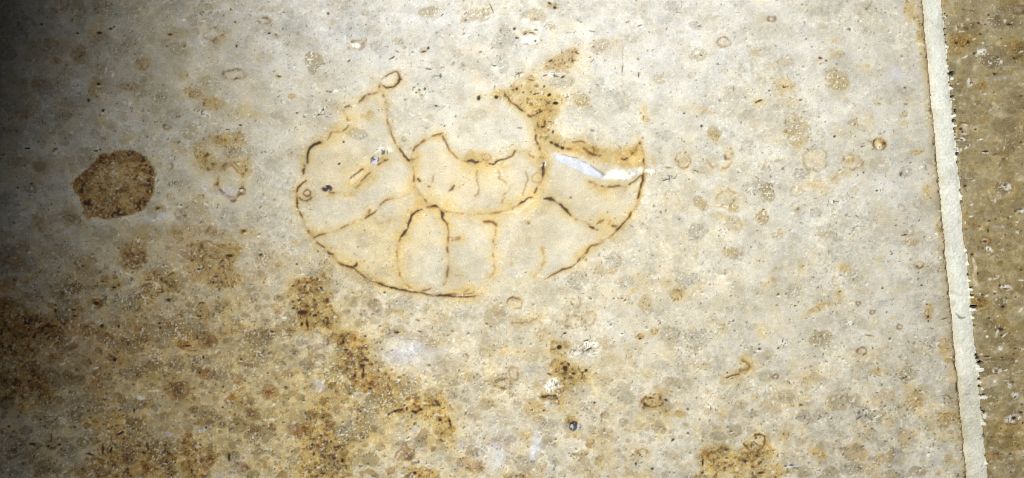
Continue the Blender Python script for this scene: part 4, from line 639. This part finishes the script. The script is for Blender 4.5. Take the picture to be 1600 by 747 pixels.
# tone and relief of the ground-down stone
M6 = fbm(X, Y, 14, 81, 4); M7 = fbm(X, Y, 30, 82, 4)
tone *= 1 + SM * (.26 * (N3 - .5) + .20 * (N2 - .5) + .20 * (N5 - .5)) + .30 * (M6 - .5) * (.6 + .8 * low) + .24 * (M7 - .5) + .12 * (N40 - .5)
put('pale', np.s_[:, :], sst(.56, .66, M6) * .22 * ~right); put('ochre', np.s_[:, :], sst(.50, .68, fbm(X, Y, 34, 83, 4)) * (.14 + .22 * low) * (1 + .4 * sst(350, 600, Y))); put('grey', np.s_[:, :], sst(.52, .66, fbm(X, Y, 38, 84, 4)) * (.08 + .25 * low))
H += (N3 - .5) * (.10 + .55 * nodw) + (N5 - .5) * (.10 + .6 * nodw) + (N2 - .5) * (.06 + .25 * nodw) + (N40 - .5) * .5
# the right slab is a browner, banded block
band = noise(X * .25, Y, 6, 61) * .5 + noise(X * .12, Y, 15, 62) * .5
hb = sst(.60, .78, band) * right
F['brown'] = np.where(right, 1 - (1 - F['brown']) * (1 - .08 * hb * (.4 + N9)), F['brown'])
# brown line along the left arris of the joint, stain and painted rounding shade on the edge band
bl = np.exp(-((sd_l + 1.0) / 1.9) ** 2); bb = sst(-15, -3, sd_l) * (sd_l < 1)
F['brown'] = 1 - (1 - F['brown']) * (1 - .52 * bl * (.45 + .7 * N9)); F['ochre'] = 1 - (1 - F['ochre']) * (1 - .45 * bb * (.3 + N40))
F['grey'] = 1 - (1 - F['grey']) * (1 - .35 * bb)
F['dark'] = 1 - (1 - F['dark']) * (1 - .8 * bl * sst(.60, .75, noise(X, Y, 3.4, 41)))
H -= np.clip(sd_l + 3.0, 0, 4) ** 2 * .10 * ~right
H -= np.clip(3.0 - sd_r, 0, 4) ** 2 * .10 * right
# keep the outside of the slabs calm
H = H.astype(np.float32)
EW = np.clip(np.minimum(np.minimum(X + 110, 1720 - X), np.minimum(Y + 100, 850 - Y)) / 30 - 1.0 * N40 + .3 * N9, 0, 1).astype(np.float32)   # where the grid is too coarse for detail the plain stone goes on
for k_, v_ in (('ochre', .14), ('grey', .10), ('brown', .02), ('dark', 0), ('white', .03), ('pale', .08), ('lav', 0), ('rough', .3)):
    F[k_] = F[k_] * EW + (1 - EW) * v_ * (2 * N120)
tone = 1 + (tone - 1) * EW; H *= EW

# ------------------------------------------------------------------ grout
G = {k: np.zeros(SH, np.float32) for k in F}
cen = np.clip((X - XL(Y)) / (XR(Y) - XL(Y)), 0, 1)
HG = (-4.6 + 3.4 * (1 - np.abs(2 * cen - 1) ** 3) + (N3 - .5) * .6 + (N9 - .5) * .7 + (N2 - .5) * .5 + (noise(X, Y, 30, 71) - .5) * .8).astype(np.float32)
G['grey'] = (.34 * sst(.42, .75, N40) + .22 * sst(.5, .8, N9) + .25 * sst(.35, .0, cen)).astype(np.float32)  # left flank greyed: shade of a rounded joint put into the colour
G['ochre'] = (.26 * sst(.40, .0, cen) * (.5 + N9) + .12 * sst(400, 700, Y)).astype(np.float32)
G['white'] = (sst(.82, .92, N2 * .7 + N5 * .3) * .5 + .35 * sst(.7, 1.0, cen)).astype(np.float32)  # right flank whitened in colour, the lit side of that rounding
lumps = {0: [(225, 105, 11, 8), (265, 485, 14, 13), (240, 290, 10, 9), (268, 545, 9, 8), (277, 612, 10, 8), (284, 712, 11, 11)],
         185: [(292, 45, 9, 8), (302, 185, 8, 9), (297, 240, 9, 8), (326, 480, 8, 10), (345, 640, 8, 10)],
         370: [(388, 326, 14, 9), (403, 450, 21, 12), (397, 373, 10, 8), (430, 742, 10, 8), (354, 85, 9, 10), (366, 170, 8, 9), (374, 270, 9, 9), (400, 500, 9, 10)],
         557: [(446, 82, 23, 17), (430, 62, 10, 9), (445, 162, 11, 8), (453, 202, 14, 10), (467, 253, 23, 14), (469, 366, 15, 22), (467, 415, 16, 13), (455, 395, 8, 8), (480, 660, 8, 9)]}
holes = {0: [(212, 38, 8, 7), (219, 82, 9, 9), (236, 94, 7, 4), (226, 178, 8, 9), (230, 212, 8, 9), (234, 256, 8, 7), (243, 368, 8, 6), (265, 452, 17, 16), (263, 527, 9, 6), (270, 592, 11, 8), (285, 682, 13, 12), (281, 736, 9, 8)],
         185: [(281, 15, 10, 9), (288, 70, 8, 19), (298, 126, 9, 8), (303, 215, 10, 11), (306, 268, 9, 11), (318, 322, 7, 8), (321, 356, 7, 6), (329, 515, 9, 12), (322, 440, 6, 6)],
         370: [(387, 310, 10, 8), (395, 358, 11, 7), (405, 427, 21, 13), (422, 728, 11, 9), (370, 232, 7, 7), (408, 545, 6, 7)],
         557: [(428, 12, 12, 10), (441, 36, 17, 12), (458, 44, 8, 9), (438, 141, 10, 8), (441, 184, 10, 8), (463, 233, 14, 7), (463, 342, 12, 10), (466, 490, 8, 8), (488, 650, 6, 7)]}
R = random.Random(3)
gl = np.zeros(SH, bool); hl = np.zeros(SH, bool); lump_ids = np.zeros((NY - 1, NX - 1), np.int32)
n_l = 0
for by, L in holes.items():
    for (x, y, rx, ry) in L:
        sl, d = ell(1420 + x / 3.932, by + y / 3.932, max(1.9, rx / 3.932), max(1.7, ry / 3.932), R.uniform(-.3, .3), .45)
        big = 1.0 if rx >= 10 else .72
        hl[sl] |= d < (1.05 if rx >= 10 else .8); m = sst(1.1, .7, d)
        HG[sl] = HG[sl] * (1 - m) + m * -9.0; G['dark'][sl] = np.maximum(G['dark'][sl], sst(1.25, .9, d) * .98 * big)  # holes blackened in colour to stand in for their shade
for by, L in lumps.items():
    for (x, y, rx, ry) in L:
        sl, d = ell(1420 + x / 3.932, by + y / 3.932, rx / 3.932, ry / 3.932, R.uniform(-.3, .3), .45)
        ins = d < 1.0; ins &= ~hl[sl]
        gl[sl] |= ins; dome = np.sqrt(np.clip(1 - d * d, 0, 1))
        HG[sl] = np.where(ins, -.6 + dome * 1.6, HG[sl]); G['white'][sl] = np.maximum(G['white'][sl], ins * .6); G['dark'][sl] *= ~ins; G['ochre'][sl] *= ~ins
        m = ins[:-1, :-1] & ins[1:, 1:]
        if min(rx, ry) >= 12:
            n_l += 1; lump_ids[sl[0].start:sl[0].stop - 1, sl[1].start:sl[1].stop - 1][m] = n_l
for i in range(18):                              # fine crumbs of grout along the arrises
    y = R.uniform(-20, 770); x = XR(y) + R.uniform(-1, 3.0); r = R.uniform(.9, 2.0)
    sl, d = ell(x, y, r, r, 0, .3); ins = (d < 1) & ~hl[sl]
    gl[sl] |= ins; HG[sl] = np.where(ins, -.8, HG[sl]); G['white'][sl] = np.maximum(G['white'][sl], ins * .7)
for i in range(26):
    y = R.uniform(-20, 770); x = XR(y) + R.uniform(-1.5, 1.5); r = R.uniform(1.0, 1.9)
    sl, d = ell(x, y, r, r, 0, .3); hl[sl] |= d < 1; HG[sl] -= sst(1, .5, d) * 3; G['dark'][sl] = np.maximum(G['dark'][sl], sst(1.1, .6, d) * .8)
for i in range(170):                              # pores and sand grains in the grout
    y = R.uniform(-20, 770); x = XL(y) + R.uniform(3, 30); r = R.uniform(.7, 1.7)
    sl, d = ell(x, y, r, r * R.uniform(.6, 1), R.uniform(0, 3), .3); m = sst(1.1, .4, d)
    if R.random() < .6: HG[sl] -= m * 1.3; G['dark'][sl] = np.maximum(G['dark'][sl], m * R.uniform(.1, .5))
    else: HG[sl] += m * .8; G['white'][sl] = np.maximum(G['white'][sl], m * .6)
def gstroke(pts, dk):
    sl, d, wv, al = dist_line(pts, 8); c = sst(wv * .5 + .9, wv * .5 - .5, d); HG[sl] -= c * .9; G['dark'][sl] = np.maximum(G['dark'][sl], c * dk)
gstroke([(1494, 489, 1.5), (1501, 496, 2.4), (1508, 496, 2)], .7); gstroke([(1496, 492, 1), (1503, 499, 1.4)], .4); gstroke([(1508, 617, 1.5), (1516, 616, 1.5)], .5); gstroke([(1514, 605, 1.2), (1518, 601, 1.4)], .4)
for (x, y, r) in ((1489, 457, 6), (1494, 459, 5), (1500, 345, 5), (1490, 476, 8)):
    sl, d = ell(x, y, r, r, 0, 1); G['grey'][sl] = np.maximum(G['grey'][sl], sst(1.2, .3, d) * .6)
for (x, y) in ((1525, 723), (1521, 741), (1500, 700), (1522, 635)):
    sl, d = ell(x, y, 1.7, 1.5, 0, .2); G['white'][sl] = np.maximum(G['white'][sl], sst(1.1, .5, d)); HG[sl] += sst(1.1, .5, d)

# ------------------------------------------------------------------ which face belongs to which body: 1 left slab, 2 grout, 3 right slab
is_grout = ((sd_l > 0) & (sd_r <= 0)) | ((sd_l > 0) & (gl | hl))
body = np.where(is_grout, 2, np.where(sd_l <= 0, 1, 3)).astype(np.int8)
def mid(a): return .25 * (a[:-1, :-1] + a[1:, :-1] + a[:-1, 1:] + a[1:, 1:])
ml, mr_ = mid(sd_l), mid(sd_r); go = mid((gl | hl).astype(np.float32)) > .5
fb = np.where(ml <= 0, 1, np.where((mr_ <= 0) | go, 2, 3)).astype(np.int8)
# the vertices nearest an edge of the joint sit exactly on it
SNAP = np.where(np.abs(sd_l) < .66 * ST, -sd_l, np.where((np.abs(sd_r) < .66 * ST) & ~(gl | hl), -sd_r, 0)).astype(np.float32)
# ------------------------------------------------------------------ materials
def ramp_mix(nt, a, colour, fac, mode='MIX'):
    n = nt.nodes.new('ShaderNodeMix'); n.data_type = 'RGBA'; n.blend_type = mode; n.clamp_factor = True
    nt.links.new(a, n.inputs[6]); n.inputs[7].default_value = (*colour, 1)
    nt.links.new(fac, n.inputs[0]); return n.outputs[2]
def stone(name, base_a, base_b, rough, tint_grain=.5, fleck=1.0):
    m = bpy.data.materials.new(name); m.use_nodes = True; nt = m.node_tree
    p = nt.nodes['Principled BSDF']; L = nt.links.new
    def attr(k):
        n = nt.nodes.new('ShaderNodeAttribute'); n.attribute_name = k; return n
    a1, a2, a3 = attr('stain'), attr('mineral'), attr('finish')
    s1, s2, s3 = [nt.nodes.new('ShaderNodeSeparateColor') for _ in range(3)]
    for a, s in ((a1, s1), (a2, s2), (a3, s3)): L(a.outputs['Color'], s.inputs[0])
    rest = attr('rest')
    n1 = nt.nodes.new('ShaderNodeTexNoise'); n1.inputs['Scale'].default_value = 1700; n1.inputs['Detail'].default_value = 5; n1.inputs['Roughness'].default_value = .7
    n2 = nt.nodes.new('ShaderNodeTexNoise'); n2.inputs['Scale'].default_value = 70; n2.inputs['Detail'].default_value = 8; n2.inputs['Roughness'].default_value = .62
    n2.inputs['Distortion'].default_value = .6
    for n in (n1, n2): L(rest.outputs['Vector'], n.inputs['Vector'])
    r = nt.nodes.new('ShaderNodeValToRGB'); r.color_ramp.elements[0].position = .32; r.color_ramp.elements[1].position = .68
    r.color_ramp.elements[0].color = (*base_a, 1); r.color_ramp.elements[1].color = (*base_b, 1); L(n2.outputs[0], r.inputs[0])
    c = r.outputs[0]
    c = ramp_mix(nt, c, (.66, .60, .47), s3.outputs[0])                       # pale cream
    c = ramp_mix(nt, c, (.56, .535, .485), s2.outputs[0], 'MULTIPLY')           # grey clasts, and shade painted along the joint
    c = ramp_mix(nt, c, (.955, .735, .31), s1.outputs[0], 'MULTIPLY')           # ochre staining
    c = ramp_mix(nt, c, (.46, .265, .085), s1.outputs[1], 'MULTIPLY')           # iron brown
    c = ramp_mix(nt, c, (.58, .605, .74), s2.outputs[2])                       # bluish calcite
    n3 = nt.nodes.new('ShaderNodeTexNoise'); n3.inputs['Scale'].default_value = 2600; n3.inputs['Detail'].default_value = 3; n3.inputs['Roughness'].default_value = .6
    n4 = nt.nodes.new('ShaderNodeTexNoise'); n4.inputs['Scale'].default_value = 2100; n4.inputs['Detail'].default_value = 2
    off = nt.nodes.new('ShaderNodeVectorMath'); off.operation = 'ADD'; off.inputs[1].default_value = (3.7, 1.3, .4); L(rest.outputs['Vector'], off.inputs[0])
    L(rest.outputs['Vector'], n3.inputs['Vector']); L(off.outputs[0], n4.inputs['Vector'])
    for nz, lo, hi, col, k0, k1 in ((n3, .58, .72, (.86, .83, .75), .24, .30), (n4, .60, .76, (.09, .065, .035), .18, .36)):
        mr = nt.nodes.new('ShaderNodeMapRange'); mr.inputs[1].default_value = lo; mr.inputs[2].default_value = hi; L(nz.outputs[0], mr.inputs[0])
        am = nt.nodes.new('ShaderNodeMath'); am.operation = 'MULTIPLY_ADD'; L(s3.outputs[2], am.inputs[0]); am.inputs[1].default_value = k1 * fleck; am.inputs[2].default_value = k0 * fleck
        mu = nt.nodes.new('ShaderNodeMath'); mu.operation = 'MULTIPLY'; L(mr.outputs[0], mu.inputs[0]); L(am.outputs[0], mu.inputs[1])
        c = ramp_mix(nt, c, col, mu.outputs[0])
    c = ramp_mix(nt, c, (.84, .81, .72), s2.outputs[1])                       # white calcite, and lit edges painted on
    c = ramp_mix(nt, c, (.030, .018, .014), s1.outputs[2])                    # black lines and marks, shade painted into pits
    g = nt.nodes.new('ShaderNodeMapRange'); g.inputs[1].default_value = .25; g.inputs[2].default_value = .75
    g.inputs[3].default_value = 1 - .30 * tint_grain; g.inputs[4].default_value = 1 + .30 * tint_grain; L(n1.outputs[0], g.inputs[0])
    t = nt.nodes.new('ShaderNodeMath'); t.operation = 'MULTIPLY'; L(g.outputs[0], t.inputs[0]); L(s3.outputs[1], t.inputs[1])
    v = nt.nodes.new('ShaderNodeVectorMath'); v.operation = 'SCALE'; L(c, v.inputs[0]); L(t.outputs[0], v.inputs['Scale'])
    L(v.outputs[0], p.inputs['Base Color'])
    rr = nt.nodes.new('ShaderNodeMath'); rr.operation = 'MULTIPLY_ADD'; L(s3.outputs[2], rr.inputs[0]); rr.inputs[1].default_value = .25; rr.inputs[2].default_value = rough
    L(rr.outputs[0], p.inputs['Roughness']); p.inputs['Specular IOR Level'].default_value = .3
    b = nt.nodes.new('ShaderNodeBump'); b.inputs['Strength'].default_value = .35; b.inputs['Distance'].default_value = .0001
    L(n1.outputs[0], b.inputs['Height']); L(b.outputs[0], p.inputs['Normal'])
    return m
M_left = stone('beige_limestone', (.50, .47, .405), (.66, .635, .585), .55, .8)
M_right = stone('brown_limestone', (.275, .220, .115), (.385, .330, .205), .55, .8)
M_grout = stone('cement_grout', (.74, .735, .655), (.86, .85, .785), .85, .9, .35)

# ------------------------------------------------------------------ meshes
def wx(x): return (x - CX) * S
def wy(y): return (CY - y) * S
VI = np.arange(NX * NY).reshape(SH)
QUAD = np.stack([VI[1:, :-1], VI[1:, 1:], VI[:-1, 1:], VI[:-1, :-1]], -1).reshape(-1, 4)
PX, PY = wx(X + SNAP).ravel().astype(np.float32), wy(Y).ravel().astype(np.float32)
def pack(D, tn):
    z = np.clip
    return {'stain': np.stack([z(D['ochre'], 0, 1), z(D['brown'], 0, 1), z(D['dark'], 0, 1), np.ones(SH)], -1).reshape(-1, 4).astype(np.float32),
            'mineral': np.stack([z(D['grey'], 0, 1), z(D['white'], 0, 1), z(D['lav'], 0, 1), np.ones(SH)], -1).reshape(-1, 4).astype(np.float32),
            'finish': np.stack([z(D['pale'], 0, 1), tn, z(D['rough'], 0, 1.2), np.ones(SH)], -1).reshape(-1, 4).astype(np.float32)}
AT_S = pack(F, tone); AT_G = pack(G, 1 + .10 * (N3 - .5) + .08 * (N9 - .5))
def build(name, fsel, Z, AT, mat, parent=None, depth=0.0, skirt_ok=None, origin=None):
    """one closed piece: the polished face cut from the layout grid plus its sides going down"""
    q = QUAD[fsel]
    used, inv = np.unique(q, return_inverse=True); inv = inv.reshape(-1, 4)
    x, y, z = PX[used], PY[used], (Z.ravel()[used] * S)
    n = len(used)
    e = np.concatenate([np.stack([inv[:, k], inv[:, (k + 1) % 4]], -1) for k in range(4)])
    key = e[:, 0].astype(np.int64) * n + e[:, 1]; rev = e[:, 1].astype(np.int64) * n + e[:, 0]
    be = e[~np.isin(key, rev)]
    if skirt_ok is not None:
        ok = skirt_ok.ravel()[used]; be = be[ok[be[:, 0]] & ok[be[:, 1]]]
    bv, bi = np.unique(be, return_inverse=True); bi = bi.reshape(-1, 2); nb = len(bv)
    src = np.concatenate([np.arange(n), bv, bv])
    co = np.stack([x[src], y[src], z[src]], -1); co[n + nb:, 2] = -depth
    if origin is None: origin = (float((x.min() + x.max()) / 2), float((y.min() + y.max()) / 2), 0.0)
    rest = co.copy(); co = co - np.array(origin, np.float32)
    sk = np.stack([n + bi[:, 1], n + bi[:, 0], n + nb + bi[:, 0], n + nb + bi[:, 1]], -1)
    faces = np.concatenate([inv, sk]); nf = len(faces)
    me = bpy.data.meshes.new(name)
    me.vertices.add(len(co)); me.vertices.foreach_set('co', co.astype(np.float32).ravel())
    me.loops.add(nf * 4); me.loops.foreach_set('vertex_index', faces.astype(np.int32).ravel())
    me.polygons.add(nf); me.polygons.foreach_set('loop_start', np.arange(0, nf * 4, 4, dtype=np.int32))
    me.polygons.foreach_set('use_smooth', np.ones(nf, bool))
    me.update(calc_edges=True)
    for k, A in AT.items():
        a = me.attributes.new(k, 'FLOAT_COLOR', 'POINT'); a.data.foreach_set('color', A[used][src].ravel())
    a = me.attributes.new('rest', 'FLOAT_VECTOR', 'POINT'); a.data.foreach_set('vector', rest.astype(np.float32).ravel())
    me.materials.append(mat)
    o = bpy.data.objects.new(name, me); scene.collection.objects.link(o)
    o.location = origin
    if parent is not None:
        o.parent = parent; po = parent['_o']; o.location = [origin[i] - po[i] for i in range(3)]
    o['_o'] = origin
    return o

fbr = fb.ravel(); pr = np.where(fbr == 2, 0, pid.ravel())
TH = 80 * S                                        # slabs are 20 mm thick
def edge_ok(b):                                    # vertices on the rim of a body: the only places its sides show
    f = fb == b; t = np.zeros(SH, np.int8); 
    for a, c in ((0, 0), (0, 1), (1, 0), (1, 1)): t[a:NY - 1 + a, c:NX - 1 + c] += f
    return t < 4
left = build('limestone_slab', np.nonzero((fbr == 1) & (pr == 0))[0], H, AT_S, M_left, None, TH, edge_ok(1), (wx(500), wy(CY), -TH))
rightslab = build('limestone_slab', np.nonzero((fbr == 3) & (pr == 0))[0], H, AT_S, M_right, None, TH, edge_ok(3), (wx(1900), wy(CY), -TH))
li = lump_ids.ravel()
grout = build('grout_joint', np.nonzero((fbr == 2) & (li == 0))[0], HG, AT_G, M_grout, None, TH, None, (wx(1490), wy(CY), -TH))
left['kind'] = 'thing'; rightslab['kind'] = 'thing'; grout['kind'] = 'thing'
left['label'] = 'pale beige limestone slab with an ammonite fossil in its polished face'; left['category'] = 'stone slab'
rightslab['label'] = 'browner limestone slab at the right edge, beyond the pale grout'; rightslab['category'] = 'stone slab'
grout['label'] = 'pale grey-white strip of grout between the beige and the brown slab'; grout['category'] = 'grout joint'
for i in range(1, n_l + 1):
    s_ = np.nonzero((fbr == 2) & (li == i))[0]
    if len(s_) > 4: build('grout_lump', s_, HG, AT_G, M_grout, grout, 6 * S)
order = np.argsort(pr, kind='stable'); ps = pr[order]
objs = {}; kept = np.zeros(len(pr), bool)
for want_root in (True, False):
    for k, (nm, lab, par) in enumerate(parts, 1):
        if (par == 0) != want_root: continue
        a, b = np.searchsorted(ps, k), np.searchsorted(ps, k, 'right')
        f = order[a:b]
        if len(f) < 10 and not par: f = f[:0]
        if len(f) < 4: continue
        nl = (fbr[f] == 1).sum(); side = 1 if nl * 2 >= len(f) else 3
        f2 = f[fbr[f] == side]
        if not par and k != fossil and len(f2):     # keep the largest connected piece; crumbs go back to the ground
            S_ = set(f2.tolist()); best_c = []; W_ = NX - 1
            while S_:
                q_ = [S_.pop()]; c_ = []
                while q_:
                    a_ = q_.pop(); c_.append(a_)
                    for n_ in (a_ - 1, a_ + 1, a_ - W_, a_ + W_):
                        if n_ in S_: S_.remove(n_); q_.append(n_)
                if len(c_) > len(best_c): best_c = c_
            f2 = np.array(sorted(best_c))
        kept[f2] = True
        if len(f2) < 4: continue
        root = left if side == 1 else rightslab
        parent = objs.get(par, root) if par else root
        o = build(nm, f2, H, AT_S, M_left if side == 1 else M_right, parent, 8 * S)
        if lab: o['label'] = lab
        objs[k] = o
# faces dropped with tiny parts go back as one chip each would be noise: they are rebuilt as fabric of their slab
lost = (pr > 0) & ~kept
for b_, root, mt in ((1, left, M_left), (3, rightslab, M_right)):
    f = np.nonzero(lost & (fbr == b_))[0]
    if len(f): o = build('stone_grain', f, H, AT_S, mt, root, 3 * S); o['kind'] = 'stuff'
for o in list(bpy.data.objects):
    if '_o' in o: del o['_o']
# mortar bed under the slabs
me = bpy.data.meshes.new('mortar_bed')
x0, x1, y0, y1, z0, z1 = wx(-600), wx(2450), wy(1350), wy(-600), -TH - .03, -TH - .0002
vs = [(x0, y0, z0), (x1, y0, z0), (x1, y1, z0), (x0, y1, z0), (x0, y0, z1), (x1, y0, z1), (x1, y1, z1), (x0, y1, z1)]
me.from_pydata(vs, [], [(3, 2, 1, 0), (4, 5, 6, 7), (0, 1, 5, 4), (1, 2, 6, 5), (2, 3, 7, 6), (3, 0, 4, 7)])
mm = bpy.data.materials.new('mortar'); mm.use_nodes = True; nt = mm.node_tree
nn = nt.nodes.new('ShaderNodeTexNoise'); nn.inputs['Scale'].default_value = 120; nn.inputs['Detail'].default_value = 6
rp = nt.nodes.new('ShaderNodeValToRGB'); rp.color_ramp.elements[0].color = (.18, .175, .16, 1); rp.color_ramp.elements[1].color = (.34, .33, .30, 1)
tc = nt.nodes.new('ShaderNodeTexCoord'); nt.links.new(tc.outputs['Object'], nn.inputs['Vector']); nt.links.new(nn.outputs[0], rp.inputs[0]); nt.links.new(rp.outputs[0], nt.nodes['Principled BSDF'].inputs['Base Color'])
nt.nodes['Principled BSDF'].inputs['Roughness'].default_value = .9; me.materials.append(mm)
o = bpy.data.objects.new('mortar_bed', me); scene.collection.objects.link(o); o['kind'] = 'structure'
